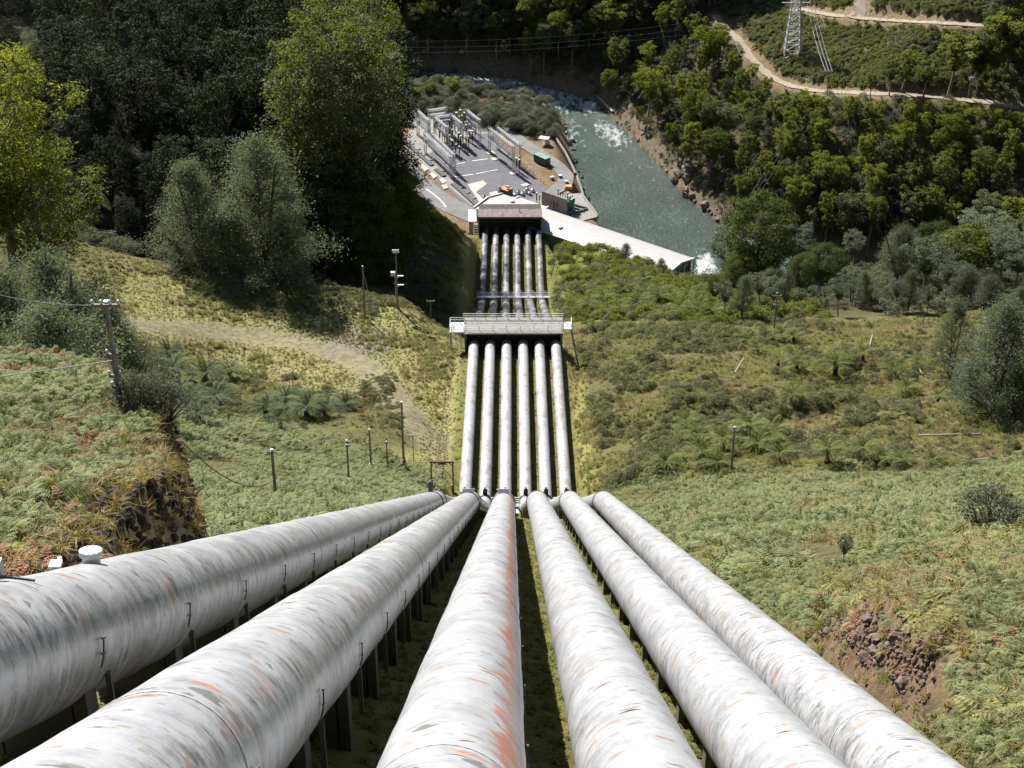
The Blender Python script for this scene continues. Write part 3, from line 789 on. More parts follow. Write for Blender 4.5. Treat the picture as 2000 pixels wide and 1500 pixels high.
railing(root, (10.3, 314.6, BZ), (12.1, 314.6, BZ), 1.1, 2); railing(root, (12.1, 314.6, BZ), (12.1, 317.4, BZ), 1.1, 2)
MB().bar((12.0, 314.7, BZ - 0.2), (13.6, 311.6, float(H(13.6, 311.6))), 0.28).build("strut", m_steel, root)
# walkway over the pipes where they bend on to the third flight
root = empty("pipe_footbridge", (0, 428, 30)); tag(root, "narrow steel footbridge over the dark lower pipes behind the anchor block", "footbridge")
zb = axis_z(np.array(428.0), 2) + 1.75
MB().box((0.4, 428, zb), (20.0, 1.0, 0.28)).build("deck", m_galv, root)
railing(root, (-9.6, 427.55, zb), (10.4, 427.55, zb), 1.1, 10); railing(root, (-9.6, 428.45, zb), (10.4, 428.45, zb), 1.1, 10)
for k in range(7):
    x = -9.9 + 3.33 * k; g = float(H(x, 428)); MB().box((x, 428, (zb + g) / 2 - 0.2), (0.18, 0.25, zb - g)).build("trestle_leg", m_steel, root)
for k in range(6):
    x = -8.3 + 3.3 * k; railing(root, (x - 1.2, 431.5, zb - 1.4), (x + 1.2, 431.5, zb - 1.4), 1.3, 2)
# walkway at the joints where the second flight starts
root = empty("joint_walkway", (0, 234, 103)); tag(root, "railed steel walkway between the pipes at the first bend", "walkway")
zw = float(axis_z(np.array(234.5), 2)) + 0.2
for k in range(7):
    xc = -9.4 + 3.33 * k; MB().box((xc, 234.4, zw - 0.1), (1.15, 2.6, 0.12)).build("deck_panel", m_galv, root)
    for yy in (233.2, 235.6): railing(root, (xc - 0.6, yy, zw), (xc + 0.6, yy, zw), 1.25, 2, m_whitep, 0.05, (1.0, 0.66, 0.33))
MB().box((0.6, 231.6, zw - 1.6), (21.5, 0.5, 0.7)).build("cross_beam", m_conc_d, root)
for x in (-10.2, 11.4): MB().box((x, 233.5, zw - 1.2), (0.3, 3.0, 2.4)).build("end_post", m_steel, root)
# portal that swallows the pipes, in front of the power station
root = empty("portal_block", (-0.6, 503, 12)); tag(root, "dark concrete portal with rust-stained roof slab where the pipes enter the power station", "portal")
m_dark = simple("shade_dark_concrete", (0.05, 0.047, 0.045), 0.92, 0.4, 0.8)  # near-black tone stands in for shade on the portal walls
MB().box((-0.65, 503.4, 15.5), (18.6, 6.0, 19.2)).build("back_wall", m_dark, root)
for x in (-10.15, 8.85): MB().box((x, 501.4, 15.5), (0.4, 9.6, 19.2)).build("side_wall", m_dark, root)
m_slab = simple("rust_stained_slab", (0.15, 0.125, 0.115), 0.9, 0.6, 0.9, dark=(0.03, 0.028, 0.03))
MB().box((-0.65, 499.2, 25.3), (20.0, 5.6, 0.6)).build("roof_slab", m_slab, root)
MB().box((2.4, 500.0, 26.2), (0.18, 0.18, 1.6)).build("vent_pipe", m_black, root)
for sx, nm in ((-11.4, "left"), (10.3, "right")):
    root = empty("stair_cage", (sx, 500, 12)); tag(root, "white railed stair beside the %s edge of the dark portal" % nm, "stair")
    for k in range(9): MB().box((sx, 498.6 + k * 0.45, 15.4 + k * 0.6), (1.5, 0.42, 0.08)).build("tread", m_whitep, root)
    for s in (-0.75, 0.75):
        mb = MB(); mb.bar((sx + s, 498.4, 15.2), (sx + s, 502.4, 20.5), 0.14); mb.bar((sx + s, 498.4, 16.3), (sx + s, 502.4, 21.6), 0.09)
        for k in range(6): mb.bar((sx + s, 498.4 + k * 0.8, 15.2 + k * 1.06), (sx + s, 498.4 + k * 0.8, 16.4 + k * 1.06), 0.08)
        mb.build("handrail", m_whitep, root)
    for s in (-0.7, 0.7): MB().box((sx + s, 502.4, 14.0), (0.16, 0.16, 13.0)).build("post", m_whitep, root)
# haulage way
root = empty("haulage_track", (-12.6, 275, 95)); tag(root, "narrow pair of rails climbing the grass beside the left pipe", "rail track")
ys = np.linspace(226, 309, 40)
for xo in (-13.0, -11.9):
    MB().tube([(xo, y, float(H(xo, y)) + 0.14) for y in ys], 0.06, 5).build("rail", m_rust, root)
for y in np.arange(227, 308, 1.6): MB().box((-12.45, y, float(H(-12.45, y)) + 0.0), (1.5, 0.2, 0.1)).build("sleeper", m_timber, root)
pA = at(843, 946, 200); pB = at(888, 946, 200); zt = pA[2] + 4.4
root = empty("frame_gate", pA); tag(root, "rusty steel goal-post frame standing over the haulage rails", "frame")
for p in (pA, pB): MB().box((p[0], pA[1], (p[2] + zt) / 2 - 0.3), (0.22, 0.22, zt - p[2] + 0.6)).build("post", m_rust, root)
MB().box(((pA[0] + pB[0]) / 2, pA[1], zt), (pB[0] - pA[0] + 0.5, 0.26, 0.34)).build("beam", m_rust, root)
MB().box(((pA[0] + pB[0]) / 2, pA[1], zt - 0.3), (1.3, 0.34, 0.3)).build("hoist_plate", m_rust, root)
for s, p in ((1, pA), (-1, pB)): MB().bar((p[0], pA[1], zt - 0.8), (p[0] + s * 0.7, pA[1], zt - 0.1), 0.14).build("brace", m_rust, root)
p = at(884, 962, 200); root = MB().box((p[0], p[1], p[2] + 0.7), (0.35, 0.3, 1.5)).box((p[0], p[1] - 0.05, p[2] + 1.5), (0.5, 0.4, 0.3)).build("marker_post", simple("faded_red_paint", (0.45, 0.06, 0.04), 0.6)); tag(root, "small red marker box beside the first bend of the left pipe", "marker")
# pipework beneath the bend, at the third pipe
root = empty("drain_valve", (0.6, 143, 170)); tag(root, "small grey drain valve hanging between third and fourth pipes at the bend", "valve")
mb = MB(); mb.tube([(-0.3, 144.5, 170.2), (0.55, 144.4, 170.3), (0.95, 144.3, 169.9), (1.0, 144.2, 169.2)], 0.13, 8); mb.build("elbow", m_galv, root)
mb = MB(); mb.tube([(1.0, 143.8, 169.1), (0.95, 143.0, 168.4), (1.5, 143.2, 168.2), (2.0, 143.9, 168.6)], 0.05, 6); mb.build("hose", m_black, root)
# bark strips and gum leaves dropped on the pipes
lm = [simple("brown_leaf", (0.20, 0.085, 0.045), 0.7), simple("tan_leaf", (0.33, 0.24, 0.11), 0.7), simple("grey_leaf", (0.15, 0.135, 0.12), 0.8)]
def leaf_mesh(nm, w, bend):
    n = 7; vs, fs = [], []
    for k in range(n):
        t = k / (n - 1); ww = w * math.sin(math.pi * (0.06 + 0.88 * t)) ** 0.8
        x = t - 0.5; z = bend * (4 * x * x - 0.25) + 0.02; y = 0.10 * math.sin(3 * x)
        vs += [(x, y - ww, z + 0.12 * ww), (x, y, z), (x, y + ww, z + 0.15 * ww)]
    for k in range(n - 1):
        for c in range(2): fs.append((3 * k + c, 3 * k + c + 1, 3 * k + c + 4, 3 * k + c + 3))
    me = bpy.data.meshes.new(nm); me.from_pydata(vs, [], fs); me.update(); return me
leaf_me = []
for mm in lm:
    for w, bd in ((0.10, 0.03), (0.07, 0.06)):
        q = leaf_mesh("gum_leaf", w, bd); q.materials.append(mm); leaf_me.append(q)
rl = np.random.default_rng(5)
for k in range(110):
    i = int(rl.choice([0, 1, 1, 2, 2, 3, 3, 4, 4, 5, 5])); y = 12 + 95 * rl.random() ** 1.3
    p, t, rt, up = frame_at(i, y); th = rl.uniform(-0.55, 0.5)
    n = up * math.cos(th) + rt * math.sin(th); q = p + n * (R1 + 0.018)
    o = bpy.data.objects.new("gum_leaf", leaf_me[int(rl.integers(6))]); coll.objects.link(o)
    z = Vector(n); x = (Vector(rt) * math.cos(th) - Vector(up) * math.sin(th)); ang = rl.normal(0, 0.5); x = (Matrix.Rotation(ang, 3, z) @ x).normalized(); yv = z.cross(x)
    sc = rl.uniform(0.2, 0.42) * (1 + y / 80)
    M = Matrix((x, yv, z)).transposed().to_4x4(); o.matrix_world = Matrix.Translation(q) @ M @ Matrix.Scale(sc, 4)
    tag(o, "dry curled gum leaf or bark flake fallen on a white pipe", "leaf", "fallen leaves lying on the pipes")
# ------------------------------------------------------------------ power station, transformers, switchyard
m_roof = simple("pale_roof_sheet", (0.335, 0.32, 0.31), 0.6, 0.10, 0.35, bmp=0.05)
m_wallc = simple("rendered_wall", (0.33, 0.29, 0.25), 0.85, 0.25, 0.7)
m_brick = simple("buff_wall", (0.36, 0.25, 0.16), 0.85, 0.25, 0.7)
m_glass = simple("dark_window", (0.03, 0.035, 0.04), 0.15, 0.2, 1)
m_asph = simple("yard_asphalt", (0.098, 0.098, 0.11), 0.9, 0.25, 0.25)
m_road = simple("road_asphalt", (0.145, 0.143, 0.14), 0.9, 0.25, 0.3)
m_pale = simple("pale_concrete_pad", (0.36, 0.345, 0.30), 0.85, 0.25, 0.6)
m_line = simple("road_line_paint", (0.58, 0.58, 0.57), 0.7, 0.15, 1)
m_green = simple("green_paint", (0.045, 0.12, 0.085), 0.5, 0.25, 0.8)
m_green2 = simple("faded_green_roof", (0.16, 0.27, 0.19), 0.5, 0.25, 0.8)
m_orange = simple("orange_sheet", (0.80, 0.30, 0.03), 0.6, 0.1, 0.8)
m_rusty_o = simple("rusty_orange_lid", (0.40, 0.17, 0.06), 0.8, 0.5, 1.2)
m_porc = simple("brown_porcelain", (0.05, 0.03, 0.025), 0.25, 0.3, 3)
m_ins = simple("grey_insulator", (0.13, 0.13, 0.14), 0.35, 0.3, 3)
ZR = 20.0
WF, WN, EN, EF = [on_z(u, v, ZR) for u, v in ((977, 384), (929, 405), (1305, 535), (1352, 507))]
root = empty("power_station", (WN[0], WN[1], 8)); tag(root, "long low power station with pale pink-grey roof along the river", "building")
ax = (EN - WN); Lx = np.linalg.norm(ax[:2]); ax = ax / Lx; ac = (EF - EN); Wc = np.linalg.norm(ac[:2]); ac = np.array([ac[0], ac[1], 0]) / Wc
def S(a, c, z): q = WN + ax * a + ac * c; return (q[0], q[1], z)
nseg = 18
for k in range(nseg):
    a0, a1 = Lx * k / nseg - 0.03, Lx * (k + 1) / nseg + 0.03
    mb = MB(); zt = 0.012 * (k % 2)
    vs = [S(a0, -0.6, ZR + zt), S(a1, -0.6, ZR + zt), S(a1, Wc / 2, ZR + 1.1 + zt), S(a0, Wc / 2, ZR + 1.1 + zt), S(a1, Wc + 0.6, ZR + zt), S(a0, Wc + 0.6, ZR + zt)]
    lo = [(x, y, z - 0.22) for x, y, z in vs]
    mb.add(vs + lo, [(0, 1, 2, 3), (3, 2, 4, 5), (7, 6, 9, 8), (8, 9, 11, 10), (0, 6, 7, 1), (5, 4, 10, 11), (0, 3, 9, 6), (3, 5, 11, 9), (1, 7, 8, 2), (2, 8, 10, 4)])
    mb.build("roof_panel", m_roof, root)
mb = MB(); mb.bar(S(0, Wc / 2, ZR + 1.08), S(Lx, Wc / 2, ZR + 1.08), 0.45, 0.12); mb.build("ridge_cap", m_whitep, root)
for c, nm in ((-0.68, "gutter"), (Wc + 0.68, "gutter")):
    MB().bar(S(0, c, ZR - 0.05), S(Lx, c, ZR - 0.05), 0.22, 0.3).build(nm, m_whitep, root)
for a in (-0.15, Lx + 0.15):
    mb = MB(); mb.bar(S(a, -0.8, ZR + 0.10), S(a, Wc / 2, ZR + 1.3), 0.42, 0.55); mb.bar(S(a, Wc / 2, ZR + 1.3), S(a, Wc + 0.8, ZR + 0.10), 0.42, 0.55); mb.build("bargeboard", m_whitep, root)
mb = MB(); lo, hi = 4.0, ZR - 0.25
P4 = [S(0.3, 0, 0)[:2], S(Lx - 0.8, 0, 0)[:2], S(Lx - 0.8, Wc, 0)[:2], S(0.3, Wc, 0)[:2]]
mb.prism(P4, lo, hi); g0, g1, g2 = S(Lx - 0.8, 0, hi), S(Lx - 0.8, Wc, hi), S(Lx - 0.8, Wc / 2, hi + 1.0); h0, h1, h2 = S(Lx - 1.1, 0, hi), S(Lx - 1.1, Wc, hi), S(Lx - 1.1, Wc / 2, hi + 1.0)
mb.add([g0, g1, g2, h0, h1, h2], [(0, 1, 2), (3, 5, 4)]); mb.build("wall", m_wallc, root)
for k in range(5):
    c = Wc * (k + 0.02 + 0.1 * (k == 0)) / 4.1; q = S(Lx - 0.62, min(c, Wc - 0.3), 12); MB().box((q[0], q[1], 11.8), (0.7, 0.7, 15.4), rz=math.atan2(ax[1], ax[0])).build("pilaster", m_whitep if k % 2 else m_wallc, root)
for k in range(4):
    for z in (16.2, 10.8):
        q = S(Lx - 0.72, Wc * (k + 0.5) / 4.1 + 0.15, z); o = MB().box(q, (0.25, Wc / 8.5, 3.2), rz=math.atan2(ax[1], ax[0])).build("window", m_glass, root)
        q2 = S(Lx - 0.55, Wc * (k + 0.5) / 4.1 + 0.15, z); f = MB().box((q2[0], q2[1], z), (0.1, 0.12, 3.2), rz=math.atan2(ax[1], ax[0])).box((q2[0], q2[1], z), (0.1, Wc / 8.5, 0.14), rz=math.atan2(ax[1], ax[0])).build("mullion", m_whitep, o)
for k in range(14):
    q = S(3 + k * (Lx - 6) / 13, Wc + 0.02, 14.5); MB().box(q, (2.3, 0.3, 4.5), rz=math.atan2(ax[1], ax[0])).build("window", m_glass, root)
q = S(Lx + 0.3, Wc + 0.5, 0); MB().tube([(q[0], q[1], 5), (q[0], q[1], ZR - 0.2)], 0.14, 8).build("drainpipe", m_black, root)
for a, c in ((Lx * 0.10, Wc * 0.75), (Lx * 0.42, Wc * 0.30)): q = S(a, c, ZR + 0.9); MB().box(q, (1.4, 0.5, 0.4), rz=0.6).build("roof_vent", m_steel, root)
mb = MB(); mb.prism([S(4.5, Wc + 0.95, 0)[:2], S(15.5, Wc + 0.95, 0)[:2], S(15.5, Wc + 3.4, 0)[:2], S(4.5, Wc + 3.4, 0)[:2]], 7, ZR - 1.4); mb.build("annex_wall", m_wallc, root)
mb = MB(); mb.prism([S(4.1, Wc + 0.92, 0)[:2], S(15.9, Wc + 0.92, 0)[:2], S(15.9, Wc + 3.9, 0)[:2], S(4.1, Wc + 3.9, 0)[:2]], ZR - 1.35, ZR - 1.0); mb.build("annex_roof", m_roof, root)
for a in (4.0, 16.0): MB().bar(S(a, Wc + 0.9, ZR - 0.95), S(a, Wc + 3.9, ZR - 0.95), 0.5, 0.6).build("parapet", m_whitep, root)
mb = MB(); MB().bar(S(22, Wc + 0.9, ZR - 2.2), S(22, Wc + 3.8, ZR - 2.2), 0.6, 0.5).build("duct", m_whitep, root)
# small gable annex at the near left corner
c0 = on_z(916, 428, 14.5); root2 = empty("lean_to", (c0[0], c0[1], 8)); tag(root2, "small buff lean-to with white roof left of the dark portal", "building")
MB().box((c0[0] + 2.6, c0[1] + 2.0, 11), (5.2, 4.5, 6)).build("wall", m_brick, root2)
mb = MB(); mb.add([(c0[0] - 0.3, c0[1] - 0.6, 13.9), (c0[0] + 5.6, c0[1] - 0.6, 13.9), (c0[0] + 5.6, c0[1] + 4.8, 15.6), (c0[0] - 0.3, c0[1] + 4.8, 15.6), (c0[0] - 0.3, c0[1] - 0.6, 13.6), (c0[0] + 5.6, c0[1] - 0.6, 13.6), (c0[0] + 5.6, c0[1] + 4.8, 15.3), (c0[0] - 0.3, c0[1] + 4.8, 15.3)], [(0, 1, 2, 3), (7, 6, 5, 4), (0, 4, 5, 1), (1, 5, 6, 2), (2, 6, 7, 3), (3, 7, 4, 0)]); mb.build("roof", m_whitep, root2)
# ------------------------------------------------------------------ paved ground
ZG = 8.0
def sheet(name, px, mat, dz, label=None, cat=None, thick=None, z=ZG, group=None):
    P = [on_z(u, v, z) for u, v in px]; mb = MB()
    mb.prism([(p[0], p[1]) for p in P], z - (thick or 0.3), z + dz)
    o = mb.build(name, mat)
    return tag(o, label, cat, group) if label else tag(o, kind='structure')
sheet("switchyard_pavement", [(795, 297), (812, 262), (838, 232), (915, 226), (962, 245), (990, 300), (1068, 368), (1050, 392), (985, 388), (926, 404), (905, 398)], m_asph, 0.10)
sheet("gravel_apron", [(790, 285), (806, 240), (835, 222), (925, 222), (958, 232), (965, 262), (925, 262), (905, 290), (862, 292), (838, 300), (880, 350), (935, 398), (920, 402), (800, 300)], simple("pale_yard_gravel", (0.22, 0.21, 0.185), 0.95, 0.3, 0.3), 0.14)
ribbon("approach_road", np.array([on_z(u, v, ZG) for u, v in ((762, 300), (790, 330), (818, 358), (850, 385), (885, 405), (930, 424))]), 9.0, m_road, 0.16, 0.03)
ribbon("loop_road", np.array([on_z(u, v, ZG) for u, v in ((790, 236), (850, 225), (915, 226), (955, 236), (990, 256), (1025, 282), (1060, 305), (1090, 325), (1106, 343), (1104, 357), (1088, 370), (1062, 386), (1040, 398))]), 5.4, m_road, 0.20, 0.03)
ribbon("road_line", np.array([on_z(u, v, ZG) for u, v in ((832, 370), (845, 379), (856, 388), (865, 397), (871, 406))]), 0.5, m_line, 0.24, 0.0)
for a, b in (((893, 321), (908, 318)), ((922, 315), (952, 311)), ((888, 346), (925, 341)), ((930, 340), (972, 332))):
    ribbon("yard_line", np.array([on_z(*a, ZG), (on_z(*a, ZG) + on_z(*b, ZG)) / 2, on_z(*b, ZG)]), 0.4, m_line, 0.16, 0.0)
padpx = [((948, 298), (962, 296), (969, 301), (954, 303), "left of the right-hand gantry"), ((957, 310), (972, 307), (977, 312), (963, 315), "between the gantry legs"), ((993, 338), (1008, 335), (1014, 340), (999, 343), "under the right-hand gantry's near leg"),
         ((818, 325), (826, 321), (838, 331), (830, 336), "first in the left row"), ((838, 341), (846, 337), (855, 345), (847, 350), "second in the left row"), ((857, 352), (865, 348), (873, 355), (865, 360), "third in the left row"), ((862, 363), (871, 361), (876, 368), (867, 371), "fourth and nearest of the left row"),
         ((955, 378), (970, 374), (976, 383), (962, 388), "beside the orange-topped transformer"), ((1016, 362), (1030, 358), (1036, 362), (1022, 366), "behind the parts pile")]
for q in padpx: sheet("concrete_pad", q[:4], m_pale, 0.30, "pale concrete pad in the switchyard, " + q[4], "pad", group="concrete pads in the switchyard")
sheet("worn_slab", [(913, 361), (943, 353), (951, 360), (930, 376), (948, 394), (938, 398)], m_pale, 0.17)
# river wall and wharf deck by the transformers
wl = [on_z(u, v, ZG) for u, v in ((985, 221), (1040, 232), (1080, 262), (1105, 300), (1122, 335), (1136, 372), (1140, 385), (1168, 424))]
root = empty("river_wall", wl[0]); tag(root, "low concrete kerb wall following the river edge past the switchyard", "wall")
for a, b in zip(wl[:-1], wl[1:]):
    n = max(2, int(math.dist(a, b) / 4))
    for k in range(n):
        p, q = a + (b - a) * (k / n), a + (b - a) * ((k + 0.97) / n); MB().bar((p[0], p[1], ZG + 0.1), (q[0], q[1], ZG + 0.1), 0.5, 1.0).build("coping_block", m_conc, root)
root = empty("transformer_deck", on_z(1130, 410, ZG)); tag(root, "grey concrete deck jutting over the river beside the transformer wall", "deck")
dk = [on_z(u, v, ZG) for u, v in ((1050, 402), (1062, 384), (1136, 378), (1167, 424), (1128, 435), (1100, 428))]
mb = MB(); mb.prism([(p[0], p[1]) for p in dk], ZG - 0.9, ZG + 0.22); mb.build("slab", m_conc, root)
mb = MB(); mb.prism([(p[0] * 0.985 - 0.4, p[1] + 0.6) for p in dk], -1, ZG - 0.92); mb.build("pier", m_conc_d, root)
for a, b in (((1112, 422), (1148, 410)), ((1118, 402), (1146, 409)), ((1120, 408), (1140, 415))):
    p, q = on_z(*a, ZG), on_z(*b, ZG); MB().bar((p[0], p[1], ZG + 0.55), (q[0], q[1], ZG + 0.55), 0.35, 0.6).build("bund", m_conc_d, root)
a, b = on_z(1058.5, 402, ZG), on_z(1107, 419, ZG)
root = empty("blast_wall", a); tag(root, "tall plain grey concrete blast wall between the transformers", "wall")
MB().bar((a[0], a[1], ZG + 2.6), (b[0], b[1], ZG + 2.6), 0.45, 5.4).build("panel", simple("pale_grey_concrete", (0.34, 0.34, 0.345), 0.85, 0.15, 0.5), root); MB().bar((a[0], a[1], ZG + 5.4), (b[0], b[1], ZG + 5.4), 0.6, 0.2).build("coping", m_conc_d, root)
wd = (b - a) / np.linalg.norm(b - a); wn_ = np.array([-wd[1], wd[0], 0]); wrz = math.atan2(wd[1], wd[0])
def transformer(name, c, sx, sy, sz, lab, body, top):
    root = empty(name, c); tag(root, lab, "transformer")
    tank = MB().box((c[0], c[1], c[2] + sz / 2 + 0.3), (sx, sy, sz), rz=wrz).build("tank", body, root)
    MB().box((c[0], c[1], c[2] + sz + 0.38), (sx + 0.2, sy + 0.2, 0.16), rz=wrz).build("lid", top, root)
    for k in range(5):
        q = np.array(c) + wd * (sx * (-0.4 + 0.2 * k)) - wn_ * (sy / 2 + 0.25); MB().box((q[0], q[1], c[2] + sz * 0.5 + 0.2), (0.16, 0.5, sz * 0.8), rz=wrz).build("radiator_fin", body, tank)
    q = np.array(c) + wd * (sx / 2 - 0.2); MB().tube([(q[0], q[1], c[2] + sz + 1.2), (q[0] - wd[0] * 1.4, q[1] - wd[1] * 1.4, c[2] + sz + 1.2)], 0.4, 12).build("oil_conservator", m_steel, root)
    return root
c = b - wd * 2.6 + wn_ * 2.6
transformer("power_transformer", (c[0], c[1], ZG + 0.2), 4.6, 3.6, 3.6, "dark green power transformer behind the grey blast wall", m_green, m_green2)
t2 = on_z(988, 385, ZG); transformer("power_transformer", (t2[0], t2[1], ZG + 0.15), 3.6, 3.0, 2.8, "green transformer with rusty orange lid beside the roof corner", m_green, m_rusty_o)
q = on_z(976, 386, ZG); root = empty("cooling_column", q); tag(root, "grey cylindrical column with pipes left of the orange-lidded transformer", "column")
MB().tube([(q[0], q[1], ZG), (q[0], q[1], ZG + 3.6)], 0.55, 12).build("shell", m_galv, root); MB().tube([(q[0], q[1], ZG + 3.6), (q[0], q[1], ZG + 4.3)], [0.55, 0.2], 12).build("cap", m_galv, root); MB().box((q[0] + 0.6, q[1] - 0.5, ZG + 1.2), (0.8, 0.6, 2.2)).build("cabinet", m_galv, root)
# insulator posts: one of each kind, then copies
def insulator(h_leg, h_ins, r, mat, top):
    root = empty("insulator_post", (0, 0, 0), False)
    MB().box((0, 0, h_leg / 2), (0.22, 0.22, h_leg)).build("leg", m_galv, root)
    n = 9; mb = MB(); pts, rs = [], []
    for k in range(n * 2 + 1): pts.append((0, 0, h_leg + h_ins * k / (n * 2))); rs.append(r * (1.0 if k % 2 else 0.6))
    mb.tube(pts, rs, 8); mb.build("insulator", mat, root, True)
    MB().tube([(0, 0, h_leg + h_ins), (0, 0, h_leg + h_ins + 0.3)], r * 1.25, 8).build("cap", top, root)
    return root
protos = [insulator(0.9, 2.6, 0.26, m_porc, m_whitep), insulator(1.6, 1.7, 0.22, m_porc, m_galv), insulator(2.4, 1.5, 0.20, m_ins, m_whitep)]
used = [False] * 3
def place_ins(k, p, label, group, s=1.0):
    o = copy_tree(protos[k]) if used[k] else protos[k]
    used[k] = True; o.location = p; o.scale = (s, s, s); tag(o, label, "insulator", group)
    return o
def hook_children(o):
    for ch in o.children: ch.matrix_parent_inverse = Matrix.Identity(4)
for p in protos: hook_children(p)
for k in range(8):
    q = on_z(1048 + k * 5.6, 397 + k * 2.35, ZG); place_ins(0 if k % 2 == 0 else 1, (q[0], q[1], ZG + 0.2), "brown insulator post in the row between blast wall and power station roof", "insulators in front of the blast wall")
for k in range(8):
    q = on_z(1090 + k * 4.6, 384 + k * 2.0 + (k % 2) * 3, ZG + 3.9 if k < 6 else ZG); place_ins(k % 2, (q[0], q[1], q[2]), "insulator post standing behind the grey blast wall by the green transformer", "insulators behind the blast wall", 0.8)
gr = np.random.default_rng(3)
for row, (u0, v0, u1, v1, n) in enumerate(((862, 262, 905, 296, 9), (872, 256, 916, 290, 9), (884, 252, 922, 282, 8), (892, 244, 928, 272, 8), (858, 274, 896, 306, 8), (900, 238, 930, 262, 6))):
    for k in range(n):
        f = k / (n - 1); q = on_z(u0 + (u1 - u0) * f + gr.uniform(-1.5, 1.5), v0 + (v1 - v0) * f + gr.uniform(-1.5, 1.5), ZG)
        place_ins(int(gr.integers(3)), (q[0], q[1], ZG + 0.12), "insulator post in the crowded middle of the switchyard", "insulators in the switchyard", gr.uniform(0.9, 1.5))
for k, (u, v) in enumerate(((1009, 333), (1014, 336), (1015, 329))):
    q = on_z(u, v, ZG); place_ins(0, (q[0], q[1], ZG + 0.12), "tall dark insulator at the near end of the right-hand gantry", "insulators by the right-hand gantry", 1.25)
# lattice gantries
def lattice(mb, a, b, w, n, r=0.085, up=None):
    a, b = Vector(a), Vector(b); d = (b - a).normalized()
    e1 = d.cross(Vector((0, 0, 1)) if abs(d.z) < 0.9 else Vector((0, 1, 0))).normalized(); e2 = d.cross(e1)
    cs = [(e1 * sx + e2 * sy) * (w / 2) for sx, sy in ((-1, -1), (1, -1), (1, 1), (-1, 1))]
    for c in cs: mb.bar(a + c, b + c, r * 2.0)
    for k in range(n):
        p, q = a.lerp(b, k / n), a.lerp(b, (k + 1) / n)
        for f in range(4):
            c0, c1 = cs[f], cs[(f + 1) % 4]
            if k % 2: c0, c1 = c1, c0
            mb.bar(p + c0, q + c1, r * 1.3)
def gantry(pxa, pxb, h, label, beams=(1.0, 0.72), w=0.8, buses=3):
    a, b = on_z(*pxa, ZG), on_z(*pxb, ZG); root = empty("lattice_gantry", a); tag(root, label, "gantry", "lattice gantries in the switchyard")
    for p in (a, b): mb = MB(); lattice(mb, (p[0], p[1], ZG), (p[0], p[1], ZG + h + 0.8), w, 9); mb.build("lattice_column", m_galv, root)
    for f in beams: mb = MB(); lattice(mb, (a[0], a[1], ZG + h * f), (b[0], b[1], ZG + h * f), w * 0.9, 12); mb.build("lattice_beam", m_galv, root)
    d = (b - a) / np.linalg.norm(b - a); n = np.array([-d[1], d[0], 0])
    for k in range(buses):
        o = n * (k - (buses - 1) / 2) * 0.9; z = ZG + h * beams[-1] - 1.0
        mb = MB(); mb.tube([(a[0] + o[0], a[1] + o[1], z), (b[0] + o[0], b[1] + o[1], z)], 0.07, 6); bus = mb.build("busbar", m_galv, root)
        for f in (0.15, 0.5, 0.85):
            p = a + (b - a) * f + o; mb = MB(); mb.tube([(p[0], p[1], z + 0.1), (p[0], p[1], z + 1.0)], 0.11, 6); mb.build("hanger_insulator", m_porc, bus)
gantry((956, 298), (1003, 336), 9.2, "tall two-legged lattice gantry along the right side of the switchyard")
gantry((972, 292), (1016, 328), 8.4, "lattice gantry nearest the loop road, right of the tall one", (1.0,), 0.7)
gantry((913, 264), (937, 284), 9.4, "short lattice gantry at the back right of the switchyard")
gantry((831, 300), (882, 348), 7.6, "long lattice gantry with busbars along the left row of covers")
gantry((846, 296), (888, 338), 6.6, "lower lattice gantry inside the long left one", (1.0, 0.8), 0.7)
gantry((817, 265), (839, 286), 9.6, "back left lattice gantry at the edge of the dark trees", (1.0, 0.85, 0.6))
gantry((838, 265), (872, 260), 9.6, "rear cross gantry parallel to the river bushes", (1.0, 0.8))
gantry((850, 272), (882, 268), 8.4, "second cross gantry just in front of the rear one", (1.0, 0.8))
gantry((883, 268), (902, 285), 8.4, "gantry leading forward from the second cross gantry", (1.0, 0.8))
gantry((850, 272), (874, 293), 8.4, "gantry leading forward from the left end of the cross gantry", (1.0, 0.7))
# row of trench covers down the left side
root = empty("cable_trench", on_z(800, 285, ZG)); tag(root, "long row of dark slatted trench covers along the switchyard's left edge", "trench")
for k in range(34):
    f = k / 33; u, v = (797 + 20 * f * 2, 283 + 22 * 2 * f) if False else (798 + 132 * f, 284 + 117 * f)
    if 12 <= k <= 13 or 18 <= k <= 21: continue
    q = on_z(u, v, ZG); MB().box((q[0], q[1], ZG + 0.32), (1.5, 1.55, 0.55), rz=-0.95).build("cover", m_black, root)
    if k % 3 == 0: MB().box((q[0] + 1.4, q[1] + 0.8, ZG + 0.25), (0.5, 1.6, 0.4), rz=-0.95).build("kerb", m_conc, root)
